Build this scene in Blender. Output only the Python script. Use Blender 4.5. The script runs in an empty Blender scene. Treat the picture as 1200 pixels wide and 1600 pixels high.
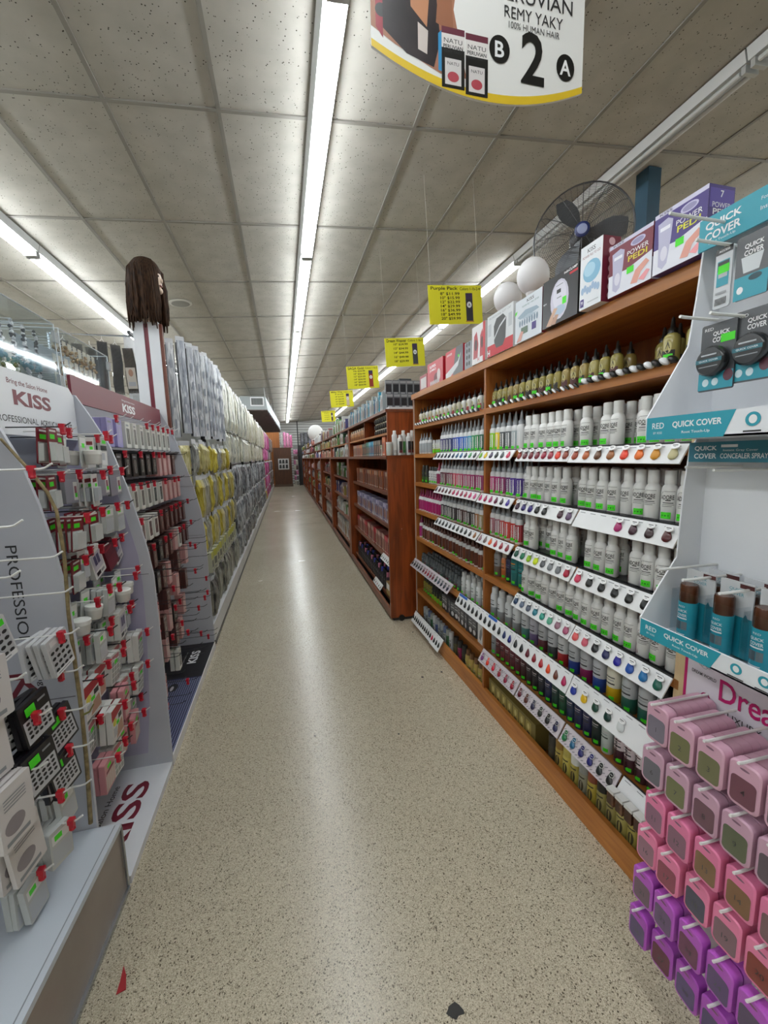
import bpy, bmesh, math, random
from mathutils import Vector, Matrix
R0 = random.Random(7)
PI = math.pi
SC = bpy.context.scene
COL = SC.collection

# ------------------------------------------------------------------ camera, world, exposure
CAM_H = 1.5
TILT = math.radians(3.7)                      # the hung ceiling falls a little across the aisle
CS, SN = math.cos(TILT), math.sin(TILT)
CEIL = 2.0684                                 # ceiling plane above the eye, along the ceiling's own normal
cam_data = bpy.data.cameras.new('camera')
cam_data.sensor_fit = 'HORIZONTAL'
cam_data.sensor_width = 36.0
cam_data.lens = 638.11 * 36.0 / 1200.0
cam_data.clip_start = 0.02
cam_data.clip_end = 100
cam = bpy.data.objects.new('camera', cam_data)
COL.objects.link(cam)
_r = Vector((0.97088, -0.23809, -0.026571)); _u = Vector((0.057959, 0.12582, 0.990359)); _f = Vector((0.232451, 0.963059, -0.135956))
cam.matrix_world = Matrix(((_r.x, _u.x, -_f.x, 0), (_r.y, _u.y, -_f.y, 0), (_r.z, _u.z, -_f.z, CAM_H), (0, 0, 0, 1)))
SC.camera = cam
SC.view_settings.view_transform = 'Standard'
SC.view_settings.look = 'None'
SC.view_settings.gamma = 1.0
SC.view_settings.use_curve_mapping = False
SC.view_settings.exposure = 0.68
TUBE_POWER = 26.0
SC.cycles.max_bounces = 6
SC.cycles.diffuse_bounces = 4
SC.cycles.glossy_bounces = 3
SC.cycles.transmission_bounces = 4
SC.cycles.transparent_max_bounces = 12
SC.cycles.caustics_reflective = False
SC.cycles.caustics_refractive = False
SC.cycles.sample_clamp_indirect = 2.0
w = bpy.data.worlds.new('store_world')
SC.world = w
w.use_nodes = True
w.node_tree.nodes['Background'].inputs[0].default_value = (0.8, 0.85, 0.9, 1)
w.node_tree.nodes['Background'].inputs[1].default_value = 0.15

# ------------------------------------------------------------------ materials
_mats = {}
def lin(v):
    v /= 255.0
    return v / 12.92 if v <= 0.04045 else ((v + 0.055) / 1.055) ** 2.4
def hexlin(h):
    h = h.lstrip('#')
    return tuple(lin(int(h[i:i + 2], 16)) for i in (0, 2, 4)) + (1.0,)
def new_mat(name):
    m = bpy.data.materials.new(name); m.use_nodes = True
    return m, m.node_tree.nodes, m.node_tree.links, m.node_tree.nodes['Principled BSDF']
def c(h, rough=0.45, metal=0.0, spec=0.5):
    k = (h, rough, metal, spec)
    if k in _mats: return _mats[k]
    m, n, l, b = new_mat('paint_' + h.lstrip('#'))
    b.inputs['Base Color'].default_value = hexlin(h)
    b.inputs['Roughness'].default_value = rough
    b.inputs['Metallic'].default_value = metal
    b.inputs['Specular IOR Level'].default_value = spec
    _mats[k] = m
    return m
def glass(name, tint=(1, 1, 1), refl=0.06, body=0.0, body_col='#ffffff'):
    k = ('glass', name)
    if k in _mats: return _mats[k]
    m = bpy.data.materials.new(name); m.use_nodes = True
    n, l = m.node_tree.nodes, m.node_tree.links
    n.clear()
    out = n.new('ShaderNodeOutputMaterial'); tr = n.new('ShaderNodeBsdfTransparent'); gl = n.new('ShaderNodeBsdfGlossy'); mx = n.new('ShaderNodeMixShader')
    lw = n.new('ShaderNodeLayerWeight'); lw.inputs['Blend'].default_value = 0.25
    mt = n.new('ShaderNodeMath'); mt.operation = 'MULTIPLY_ADD'; mt.inputs[1].default_value = 0.16; mt.inputs[2].default_value = refl
    l.new(lw.outputs['Fresnel'], mt.inputs[0]); l.new(mt.outputs[0], mx.inputs[0])
    tr.inputs[0].default_value = (*tint, 1); gl.inputs['Roughness'].default_value = 0.06
    src = tr.outputs[0]
    if body > 0:
        df = n.new('ShaderNodeBsdfDiffuse'); df.inputs[0].default_value = hexlin(body_col)
        m2 = n.new('ShaderNodeMixShader'); m2.inputs[0].default_value = body
        l.new(tr.outputs[0], m2.inputs[1]); l.new(df.outputs[0], m2.inputs[2]); src = m2.outputs[0]
    l.new(src, mx.inputs[1]); l.new(gl.outputs[0], mx.inputs[2]); l.new(mx.outputs[0], out.inputs[0])
    _mats[k] = m
    return m
CLEAR = glass('clear_acrylic', (0.96, 0.98, 0.99), 0.02)
FILM = glass('plastic_film', (0.97, 0.97, 0.97), 0.04, 0.02, '#d8dadb')
FOIL = c('#b9bec6', 0.25, 0.6)

def wood(name, c1, c2, scale, rough=0.4, axis='z'):
    m, n, l, b = new_mat(name)
    tc = n.new('ShaderNodeTexCoord'); mp = n.new('ShaderNodeMapping')
    mp.inputs['Scale'].default_value = {'z': (14, 14, 1.2), 'y': (14, 1.2, 14)}[axis]
    nz = n.new('ShaderNodeTexNoise'); nz.inputs['Scale'].default_value = scale; nz.inputs['Detail'].default_value = 6; nz.inputs['Distortion'].default_value = 0.8
    nz2 = n.new('ShaderNodeTexNoise'); nz2.inputs['Scale'].default_value = 1.7; nz2.inputs['Detail'].default_value = 2
    ad = n.new('ShaderNodeMath'); ad.operation = 'MULTIPLY_ADD'; ad.inputs[1].default_value = 0.35; 
    rp = n.new('ShaderNodeValToRGB')
    rp.color_ramp.elements[0].position = 0.35; rp.color_ramp.elements[0].color = hexlin(c1)
    rp.color_ramp.elements[1].position = 0.85; rp.color_ramp.elements[1].color = hexlin(c2)
    l.new(tc.outputs['Object'], mp.inputs['Vector']); l.new(mp.outputs[0], nz.inputs['Vector']); l.new(tc.outputs['Object'], nz2.inputs['Vector'])
    l.new(nz2.outputs[0], ad.inputs[0]); l.new(nz.outputs[0], ad.inputs[2]); l.new(ad.outputs[0], rp.inputs[0]); l.new(rp.outputs[0], b.inputs['Base Color'])
    b.inputs['Roughness'].default_value = rough
    return m
OAK = wood('oak_veneer', '#87481c', '#b87838', 2.2, 0.4, 'y')
OAK_UP = wood('oak_veneer_upright', '#7c421a', '#a8672f', 2.2, 0.4, 'z')
REDWOOD = wood('red_brown_veneer', '#471804', '#94461a', 2.0, 0.38, 'z')
REDWOOD_Y = wood('red_brown_shelf', '#50220f', '#7c4426', 2.0, 0.42, 'y')
PINE = wood('raw_pine', '#b79468', '#dcc39a', 2.4, 0.6, 'z')

def terrazzo():
    m, n, l, b = new_mat('polished_terrazzo')
    tc = n.new('ShaderNodeTexCoord')
    v1 = n.new('ShaderNodeTexVoronoi'); v1.inputs['Scale'].default_value = 420
    v2 = n.new('ShaderNodeTexVoronoi'); v2.inputs['Scale'].default_value = 270
    nz = n.new('ShaderNodeTexNoise'); nz.inputs['Scale'].default_value = 1.3; nz.inputs['Detail'].default_value = 4
    fine = n.new('ShaderNodeTexNoise'); fine.inputs['Scale'].default_value = 420; fine.inputs['Detail'].default_value = 2
    for t in (v1, v2, nz, fine): l.new(tc.outputs['Object'], t.inputs['Vector'])
    r1 = n.new('ShaderNodeValToRGB'); r1.color_ramp.interpolation = 'CONSTANT'
    e = r1.color_ramp.elements; e[0].position = 0; e[0].color = hexlin('#857b6a'); e[1].position = 0.10; e[1].color = hexlin('#aba08c')
    for p, h in ((0.24, '#bab09a'), (0.50, '#c4bba5'), (0.78, '#d3cab5')):
        x = e.new(p); x.color = hexlin(h)
    sep = n.new('ShaderNodeSeparateColor'); l.new(v1.outputs['Color'], sep.inputs[0]); l.new(sep.outputs[0], r1.inputs[0])
    r2 = n.new('ShaderNodeValToRGB'); r2.color_ramp.interpolation = 'CONSTANT'
    r2.color_ramp.elements[0].color = (0, 0, 0, 1); r2.color_ramp.elements[1].position = 0.955; r2.color_ramp.elements[1].color = (1, 1, 1, 1)
    s2 = n.new('ShaderNodeSeparateColor'); l.new(v2.outputs['Color'], s2.inputs[0]); l.new(s2.outputs[1], r2.inputs[0])
    mx = n.new('ShaderNodeMix'); mx.data_type = 'RGBA'; mx.inputs['B'].default_value = hexlin('#62594a')
    l.new(r2.outputs[0], mx.inputs['Factor']); l.new(r1.outputs[0], mx.inputs['A'])
    m2 = n.new('ShaderNodeMix'); m2.data_type = 'RGBA'; m2.blend_type = 'MULTIPLY'; m2.inputs['Factor'].default_value = 0.22
    l.new(mx.outputs['Result'], m2.inputs['A'])
    r3 = n.new('ShaderNodeValToRGB'); r3.color_ramp.elements[0].position = .3; r3.color_ramp.elements[0].color = (.70, .68, .65, 1); r3.color_ramp.elements[1].position = .7
    l.new(nz.outputs[0], r3.inputs[0]); l.new(r3.outputs[0], m2.inputs['B'])
    m3 = n.new('ShaderNodeMix'); m3.data_type = 'RGBA'; m3.blend_type = 'OVERLAY'; m3.inputs['Factor'].default_value = 0.35
    l.new(m2.outputs['Result'], m3.inputs['A']); l.new(fine.outputs[0], m3.inputs['B'])
    l.new(m3.outputs['Result'], b.inputs['Base Color'])
    rr = n.new('ShaderNodeMapRange'); rr.inputs['To Min'].default_value = 0.17; rr.inputs['To Max'].default_value = 0.32
    l.new(nz.outputs[0], rr.inputs['Value']); l.new(rr.outputs[0], b.inputs['Roughness'])
    b.inputs['Specular IOR Level'].default_value = 0.55
    return m
def ceiling_tile():
    m, n, l, b = new_mat('pinhole_ceiling_tile')
    tc = n.new('ShaderNodeTexCoord')
    v = n.new('ShaderNodeTexVoronoi'); v.inputs['Scale'].default_value = 55
    nz = n.new('ShaderNodeTexNoise'); nz.inputs['Scale'].default_value = 6; nz.inputs['Detail'].default_value = 5
    mk = n.new('ShaderNodeTexNoise'); mk.inputs['Scale'].default_value = 30
    for t in (v, nz, mk): l.new(tc.outputs['Object'], t.inputs['Vector'])
    lt = n.new('ShaderNodeMath'); lt.operation = 'LESS_THAN'; lt.inputs[1].default_value = 0.19
    gt = n.new('ShaderNodeMath'); gt.operation = 'GREATER_THAN'; gt.inputs[1].default_value = 0.525
    mu = n.new('ShaderNodeMath'); mu.operation = 'MULTIPLY'
    l.new(v.outputs['Distance'], lt.inputs[0]); l.new(mk.outputs[0], gt.inputs[0]); l.new(lt.outputs[0], mu.inputs[0]); l.new(gt.outputs[0], mu.inputs[1])
    rp = n.new('ShaderNodeValToRGB'); rp.color_ramp.elements[0].position = .3; rp.color_ramp.elements[0].color = hexlin('#aeaba3'); rp.color_ramp.elements[1].position = .7; rp.color_ramp.elements[1].color = hexlin('#bbb8b0')
    l.new(nz.outputs[0], rp.inputs[0])
    mx = n.new('ShaderNodeMix'); mx.data_type = 'RGBA'; mx.inputs['B'].default_value = hexlin('#403c35')
    l.new(mu.outputs[0], mx.inputs['Factor']); l.new(rp.outputs[0], mx.inputs['A']); l.new(mx.outputs['Result'], b.inputs['Base Color'])
    b.inputs['Roughness'].default_value = 0.85; b.inputs['Specular IOR Level'].default_value = 0.2
    return m
def slatwall():
    m, n, l, b = new_mat('slat_wall')
    tc = n.new('ShaderNodeTexCoord'); sp = n.new('ShaderNodeSeparateXYZ'); l.new(tc.outputs['Object'], sp.inputs[0])
    md = n.new('ShaderNodeMath'); md.operation = 'MODULO'; md.inputs[1].default_value = 0.15; l.new(sp.outputs[2], md.inputs[0])
    lt = n.new('ShaderNodeMath'); lt.operation = 'LESS_THAN'; lt.inputs[1].default_value = 0.03; l.new(md.outputs[0], lt.inputs[0])
    mx = n.new('ShaderNodeMix'); mx.data_type = 'RGBA'; mx.inputs['A'].default_value = hexlin('#c9cbc9'); mx.inputs['B'].default_value = hexlin('#6d6d6a')
    l.new(lt.outputs[0], mx.inputs['Factor']); l.new(mx.outputs['Result'], b.inputs['Base Color']); b.inputs['Roughness'].default_value = 0.6
    return m
def noisy(name, h1, h2, scale, rough=0.5, metal=0.0, stretch=(1, 1, 1)):
    m, n, l, b = new_mat(name)
    tc = n.new('ShaderNodeTexCoord'); mp = n.new('ShaderNodeMapping'); mp.inputs['Scale'].default_value = stretch
    nz = n.new('ShaderNodeTexNoise'); nz.inputs['Scale'].default_value = scale; nz.inputs['Detail'].default_value = 4
    rp = n.new('ShaderNodeValToRGB'); rp.color_ramp.elements[0].position = .35; rp.color_ramp.elements[0].color = hexlin(h1); rp.color_ramp.elements[1].position = .65; rp.color_ramp.elements[1].color = hexlin(h2)
    l.new(tc.outputs['Object'], mp.inputs[0]); l.new(mp.outputs[0], nz.inputs['Vector']); l.new(nz.outputs[0], rp.inputs[0]); l.new(rp.outputs[0], b.inputs['Base Color'])
    b.inputs['Roughness'].default_value = rough; b.inputs['Metallic'].default_value = metal
    return m
def emit(name, col, s):
    m = bpy.data.materials.new(name); m.use_nodes = True
    n, l = m.node_tree.nodes, m.node_tree.links; n.clear()
    o = n.new('ShaderNodeOutputMaterial'); e = n.new('ShaderNodeEmission'); e.inputs[0].default_value = (*col, 1); e.inputs[1].default_value = s
    l.new(e.outputs[0], o.inputs[0])
    return m
WHITE = c('#e9eaec', 0.35); OFFW = c('#d9d9d6', 0.5); BLACK = c('#121212', 0.35); DARK = c('#2a2a2c', 0.45); GREY = c('#8d9094', 0.4); MIDG = c('#b4b8bd', 0.4)
NEON = c('#45d61f', 0.5); RED = c('#b3122a', 0.3); KRED = c('#6d1a2c', 0.4); TEAL = c('#2b93a6', 0.4); STEEL = c('#a9acb0', 0.25, 0.9); WIREW = c('#e2e2e0', 0.3); WIREB = c('#26262a', 0.35)
CARD = noisy('display_card', '#b9bcc6', '#c3c5cd', 3, 0.5)
CARDW = noisy('white_card', '#dfe2e8', '#e8eaee', 3, 0.45)
LAV = noisy('lavender_card', '#a7a3bd', '#b4b0c6', 3, 0.5)

# ------------------------------------------------------------------ mesh builder
_tg = {}
def tgeo(s, bold=0.0):
    k = (s, bold)
    if k in _tg: return _tg[k]
    cu = bpy.data.curves.new('tmp', 'FONT'); cu.body = s; cu.size = 1.0; cu.resolution_u = 3; cu.offset = bold; cu.fill_mode = 'BOTH'
    ob = bpy.data.objects.new('tmp', cu); COL.objects.link(ob)
    dg = bpy.context.evaluated_depsgraph_get(); ev = ob.evaluated_get(dg); me = ev.to_mesh()
    vs = [(v.co.x, v.co.y) for v in me.vertices]; fs = [tuple(p.vertices) for p in me.polygons]
    ev.to_mesh_clear(); bpy.data.objects.remove(ob); bpy.data.curves.remove(cu)
    if vs:
        x0 = min(v[0] for v in vs); x1 = max(v[0] for v in vs); y0 = min(v[1] for v in vs); y1 = max(v[1] for v in vs)
        cx, cy = (x0 + x1) / 2, (y0 + y1) / 2
        vs = [(x - cx, y - cy) for x, y in vs]; size = (x1 - x0, y1 - y0)
    else: size = (0, 0)
    _tg[k] = (vs, fs, size)
    return _tg[k]

class MB:
    def __init__(s): s.v = []; s.f = []; s.m = []; s.sm = []; s.ml = []
    def mi(s, mat):
        if mat not in s.ml: s.ml.append(mat)
        return s.ml.index(mat)
    def add(s, vs, fs, mat, smooth=False):
        o = len(s.v); s.v += [tuple(p) for p in vs]; i = s.mi(mat)
        for f in fs: s.f.append(tuple(a + o for a in f)); s.m.append(i); s.sm.append(smooth)
        return s
    def box(s, x0, x1, y0, y1, z0, z1, mat, M=None):
        vs = [Vector((x, y, z)) for x in (x0, x1) for y in (y0, y1) for z in (z0, z1)]
        if M is not None: vs = [M @ p for p in vs]
        return s.add(vs, [(0, 1, 3, 2), (4, 6, 7, 5), (0, 4, 5, 1), (2, 3, 7, 6), (0, 2, 6, 4), (1, 5, 7, 3)], mat)
    def hexa(s, b, t, mat):           # bottom and top quads
        return s.add(list(b) + list(t), [(3, 2, 1, 0), (4, 5, 6, 7), (0, 1, 5, 4), (1, 2, 6, 5), (2, 3, 7, 6), (3, 0, 4, 7)], mat)
    def prism(s, poly, d, mat, smooth_side=False):
        n = len(poly); a = [Vector(p) for p in poly]; b = [p + Vector(d) for p in a]
        s.add(a + b, [tuple(range(n - 1, -1, -1)), tuple(range(n, 2 * n))], mat)
        return s.add(a + b, [(i, (i + 1) % n, n + (i + 1) % n, n + i) for i in range(n)], mat, smooth_side)
    def lathe(s, prof, mat, n=12, M=None, cap=True, z=0):
        vs, fs = [], []
        for r, h in prof:
            for i in range(n):
                a = 2 * PI * i / n; p = Vector((r * math.cos(a), r * math.sin(a), h + z)); vs.append(M @ p if M is not None else p)
        for k in range(len(prof) - 1):
            for i in range(n): j = (i + 1) % n; fs.append((k * n + i, k * n + j, (k + 1) * n + j, (k + 1) * n + i))
        s.add(vs, fs, mat, True)
        if cap:
            o = len(s.v) - len(vs); i = s.mi(mat)
            for rng in (range(n - 1, -1, -1), range((len(prof) - 1) * n, len(prof) * n)): s.f.append(tuple(o + a for a in rng)); s.m.append(i); s.sm.append(False)
        return s
    def tube(s, pts, r, mat, n=6, cap=True):
        pts = [Vector(p) for p in pts]; vs, fs = [], []
        rr = r if isinstance(r, (list, tuple)) else [r] * len(pts)
        for k, p in enumerate(pts):
            t = (pts[min(k + 1, len(pts) - 1)] - pts[max(k - 1, 0)]).normalized()
            a = t.orthogonal() if abs(t.z) > .95 else t.cross(Vector((0, 0, 1)))
            a.normalize(); b = t.cross(a)
            for i in range(n): q = 2 * PI * i / n; vs.append(p + (a * math.cos(q) + b * math.sin(q)) * rr[k])
        for k in range(len(pts) - 1):
            for i in range(n): j = (i + 1) % n; fs.append((k * n + i, k * n + j, (k + 1) * n + j, (k + 1) * n + i))
        s.add(vs, fs, mat, True)
        if cap: s.add(vs, [tuple(range(n - 1, -1, -1)), tuple(range(len(vs) - n, len(vs)))], mat)
        return s
    def ball(s, ctr, rad, mat, n=14, m=9, M=None):
        prof = [(max(1e-4, math.sin(PI * i / m)), -math.cos(PI * i / m)) for i in range(m + 1)]
        rx, ry, rz = rad if isinstance(rad, (list, tuple)) else (rad,) * 3
        T = Matrix.Translation(ctr) @ (M if M is not None else Matrix()) @ Matrix.Diagonal((rx, ry, rz, 1))
        return s.lathe(prof, mat, n, T, cap=False)
    def art(s, shapes, o, r, u, lift=0.0004, wrap=None, step=0.00007):
        o, r, u = Vector(o), Vector(r).normalized(), Vector(u).normalized(); nn = r.cross(u)
        for i, sh in enumerate(shapes):
            k = sh[0]; mat = sh[-1]
            if k == 'r':
                x0, y0, x1, y1 = sh[1:5]
                if wrap:
                    N = max(2, int(abs(x1 - x0) / wrap / 0.35)); P = [(x0 + (x1 - x0) * q / N, y0) for q in range(N + 1)] + [(x0 + (x1 - x0) * q / N, y1) for q in range(N + 1)]
                    F = [(q, q + 1, N + 2 + q, N + 1 + q) for q in range(N)]
                else: P = [(x0, y0), (x1, y0), (x1, y1), (x0, y1)]; F = [(0, 1, 2, 3)]
            elif k == 'e':
                cx, cy, rx, ry = sh[1:5]; N = sh[5] if len(sh) > 6 else 18
                P = [(cx + rx * math.cos(2 * PI * q / N), cy + ry * math.sin(2 * PI * q / N)) for q in range(N)]; F = [tuple(range(N))]
            elif k == 'p': P = list(sh[1]); F = [tuple(range(len(P)))]
            elif k == 'q':                                   # strip between two polylines
                A, B = sh[1], sh[2]; P = list(A) + list(B); n_ = len(A); F = [(q, q + 1, n_ + q + 1, n_ + q) for q in range(n_ - 1)]
            elif k == 't':                                   # ('t', text, cx, cy, width, height, rot, bold, mat)
                _, txt, cx, cy, W, Hh, rot, bold, _m = sh
                vs, F, sz = tgeo(txt, bold)
                if not vs: continue
                sx = W / sz[0] if W else Hh / sz[1]; sy = Hh / sz[1] if Hh else W / sz[0]
                ca, sa = math.cos(rot), math.sin(rot); P = [(cx + x * sx * ca - y * sy * sa, cy + x * sx * sa + y * sy * ca) for x, y in vs]
            L = lift + step * i
            if wrap:
                c0 = o - nn * wrap
                V = []
                for x, y in P:
                    a = x / wrap; V.append(c0 + (nn * math.cos(a) + r * math.sin(a)) * (wrap + L) + u * y)
            else: V = [o + r * x + u * y + nn * L for x, y in P]
            s.add(V, F, mat)
        return s
    def mesh(s, name):
        me = bpy.data.meshes.new(name); me.from_pydata(s.v, [], s.f); 
        for mt in s.ml: me.materials.append(mt)
        me.polygons.foreach_set('material_index', s.m); me.polygons.foreach_set('use_smooth', s.sm)
        me.update()
        if any(s.sm):
            try: me.set_sharp_from_angle(angle=math.radians(42))
            except Exception: pass
        return me
    def build(s, name, parent=None, loc=None, rot=None):
        return obj(name, s.mesh(name), parent, loc, rot)
def obj(name, me, parent=None, loc=None, rot=None):
    o = bpy.data.objects.new(name, me); COL.objects.link(o)
    if parent is not None: o.parent = parent
    if loc is not None: o.location = loc
    if rot is not None: o.rotation_euler = rot
    return o
def tag(o, label, cat, group=None):
    o['label'] = label; o['category'] = cat
    if group: o['group'] = group
    return o
def thing(name, label, cat, loc=(0, 0, 0), rot=(0, 0, 0), group=None):
    o = bpy.data.objects.new(name, None); COL.objects.link(o); o.location = loc; o.rotation_euler = rot; o.empty_display_size = 0.05
    return tag(o, label, cat, group)
def struct(o): o['kind'] = 'structure'; return o
def put(proto, name, label, cat, loc, rot=(0, 0, 0), group=None, scale=None):
    """proto: [root mesh, (part name, mesh, [(sub name, mesh)])...]; every copy shares the meshes"""
    r = obj(name, proto[0], None, (loc[0], loc[1], loc[2] + .0007), rot); tag(r, label, cat, group)
    if scale is not None: r.scale = scale
    for it in proto[1:]:
        p = obj(it[0], it[1], r)
        for sub in (it[2] if len(it) > 2 else ()): obj(sub[0], sub[1], p)
    return r
_O = 'first second third fourth fifth sixth seventh eighth ninth tenth eleventh twelfth thirteenth fourteenth fifteenth sixteenth seventeenth eighteenth nineteenth'.split()
_T = {2: 'twent', 3: 'thirt', 4: 'fort', 5: 'fift', 6: 'sixt', 7: 'sevent', 8: 'eight', 9: 'ninet'}
def nth(k):                                                    # 0 -> first
    k += 1
    if k < 20: return _O[k - 1]
    t, o = divmod(k, 10)
    if t >= 10: return 'hundred-' + nth(k - 101) if k > 100 else 'hundredth'
    return _T[t] + ('ieth' if o == 0 else 'y-' + _O[o - 1])
NX, PX, NY, UP = (-1, 0, 0), (1, 0, 0), (0, -1, 0), (0, 0, 1)
PY = (0, 1, 0)
# ------------------------------------------------------------------ the room
def A2W(x, y, z): return (CS * x - SN * z, y, SN * x + CS * z + CAM_H)       # ceiling frame -> world
XL, XR, Y0, Y1 = -5.2, 6.8, -3.0, 25.0
fl = MB(); fl.box(XL, XR, Y0, Y1, -0.08, 0.0, terrazzo()); struct(fl.build('floor'))
TILE = ceiling_tile()
rot_c = (0, -TILT, 0)
cm = MB(); cm.box(-6.0, 7.2, Y0 - .1, Y1 + .1, 0.003, 0.08, TILE)
ceil_o = struct(cm.build('ceiling', None, A2W(0, 0, CEIL), rot_c))
BAR = noisy('grid_bar', '#85827b', '#908d86', 2, 0.6)
gm = MB()
for i in range(-11, 12):
    x = 0.4902 + 0.6096 * i
    if -6 < x < 7.2: gm.box(x - .012, x + .012, Y0, Y1, -0.006, 0.004, BAR)
for j in range(-4, 20):
    y = 1.6451 + 1.2192 * (j - 0)
    if Y0 < y < Y1: gm.box(-6, 7.2, y - .012, y + .012, -0.0058, 0.004, BAR)
g = gm.build('trim_ceiling_grid', None, A2W(0, 0, CEIL), rot_c); struct(g)
WALLM = noisy('painted_wall', '#b5b3ac', '#c0beb6', 2, 0.7)
def wall(name, x0, x1, y0, y1, mat): b = MB(); b.box(x0, x1, y0, y1, 0, 4.3, mat); return struct(b.build(name))
wall('wall_left', XL - .1, XL, Y0, Y1, WALLM); wall('wall_right', XR, XR + .1, Y0, Y1, WALLM)
wall('wall_front', XL, XR, Y0 - .1, Y0, WALLM); wall('wall_back', XL, XR, Y1, Y1 + .1, slatwall())

# stains and scuffs on the floor
def blot(x, y, r, mat, label, k, sx=1.0):
    b = MB(); n = 11; rr = random.Random(k)
    b.prism([(r * sx * math.cos(2 * PI * i / n) * rr.uniform(.6, 1.1), r * math.sin(2 * PI * i / n) * rr.uniform(.6, 1.1), 0.0003) for i in range(n)], (0, 0, .0012), mat)
    tag(b.build('floor_mark', None, (x, y, 0), (0, 0, rr.uniform(0, 3))), label, 'stain')
SPOT = c('#1c1a18', 0.4)

# ------------------------------------------------------------------ strip lights
TUBE = emit('fluorescent_tube', (0.93, 0.98, 1.0), TUBE_POWER)
DEADT = c('#d5d8d8', 0.3); FIXW = c('#d4d6d6', 0.4)
def tube_mesh(mat):
    b = MB(); n = 8; M = Matrix.Rotation(PI / 2, 4, 'X')
    b.lathe([(.0145, -1.17), (.0145, 1.17)], mat, n, M); return b.mesh('tube')
TM, TMD = tube_mesh(TUBE), tube_mesh(DEADT)
hb = MB(); hb.prism([(-.075, -1.215, 0), (.075, -1.215, 0), (.058, -1.215, -.062), (-.058, -1.215, -.062)], (0, 2.43, 0), FIXW); HOUSE = hb.mesh('housing')
lb = MB()
lb.box(-.05, .05, -.012, .012, -.105, -.064, c('#c3c5c5', .5))
HOLD = lb.mesh('lampholder')
def fixture(x, yc, lit, label, group):
    wx, wy, wz = A2W(x, yc, CEIL - 0.0065)
    t = thing('strip_light', label, 'ceiling light', (wx, wy, wz), rot_c, group)
    obj('housing', HOUSE, t); obj('lampholder', HOLD, t, (0, -1.195, 0)); obj('lampholder', HOLD, t, (0, 1.195, 0))
    for s in (-.035, .035): obj('tube', TM if lit else TMD, t, (s, 0, -.085))
def xA(xw, z=CEIL - .09): return (xw + SN * z) / CS
for row, (xw, nm) in enumerate(((.35, 'over the aisle'), (-2.06, 'above the hair packs'), (2.77, 'behind the shelf unit'), (-4.47, 'added unseen over the next aisle'), (5.18, 'added unseen over the far aisle'))):  # last two rows are added out of view to raise the ambient light
    k = 0
    for j in range(-2 if row != 2 else -1, 9):
        yc = 3.25 + 2.44 * j if row == 0 else (3.3 + 2.44 * j)
        lit = not (row == 2 and j in (0, -1))
        fixture(xA(xw), yc, lit, f"{'lit' if lit else 'unlit'} twin-tube strip light {nm}, {nth(k)} along its row", 'strip lights ' + nm); k += 1
# round speaker
b = MB(); b.lathe([(.135, 0), (.135, -.008), (.12, -.012)], c('#c9c8c2', .5), 24)
sp = b.build('ceiling_speaker', None, A2W(-1.02, 5.95, CEIL - .003), rot_c); tag(sp, 'round white speaker set in a ceiling tile beyond the wig', 'speaker')
b = MB(); b.lathe([(.108, -.0122), (.108, -.014)], c('#8f8f8b', .6), 24); b.build('speaker_grille', sp)

# ------------------------------------------------------------------ first shelf unit on the right
def wx(y, d=0.0): return 1.122 - 0.0165 * y + d
LV = {'top': 1.99, 1: 1.742, 2: 1.508, 3: 1.275, 4: 1.045, 5: 0.812, 6: 0.575, 7: 0.345, 8: 0.035}
YA, YD, YB = 3.285, 2.09, 0.90
DEP = 0.40
def ubox(b, y0, y1, d0, d1, z0, z1, mat):
    P = [(wx(y0, d0), y0), (wx(y0, d1), y0), (wx(y1, d1), y1), (wx(y1, d0), y1)]
    b.hexa([(x, y, z0) for x, y in P], [(x, y, z1) for x, y in P], mat)
unit = thing('shelf_unit', 'tall oak veneer shelf unit filled with hair dye and oil bottles', 'shelf unit', (wx(2.09), 2.09, 0))
def upart(name, fn):
    b = MB(); fn(b); b.v = [(x - unit.location.x, y - unit.location.y, z) for x, y, z in b.v]; return b.build(name, unit)
upart('side_panel', lambda b: (ubox(b, YA, YA + .022, 0, DEP, 0, 1.95, OAK_UP), ubox(b, YA - .004, YA, -.002, .004, .03, 1.95, c('#b9b4ac', .4))))
upart('side_panel', lambda b: (ubox(b, YB - .022, YB, .02, DEP, 0, 1.95, OAK_UP), ubox(b, YB - .03, YB + .015, .0, .02, .05, 1.95, PINE)))
upart('divider', lambda b: ubox(b, YD - .01, YD + .01, 0, DEP, .1, 1.95, OAK_UP))
upart('back_panel', lambda b: ubox(b, YB - .02, YA + .02, DEP, DEP + .012, 0, 1.95, OAK_UP))
upart('top_board', lambda b: ubox(b, YB - .03, YA + .025, -.012, DEP + .012, 1.95, 1.99, OAK))
upart('kickboard', lambda b: ubox(b, YB, YA, -.004, .016, 0, .108, OAK))
for k in range(1, 9):
    for a, e in ((YD + .01, YA), (YB, YD - .01)):
        upart('shelf', lambda b: ubox(b, a, e, 0, DEP, LV[k] - .03, LV[k], OAK))

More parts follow.
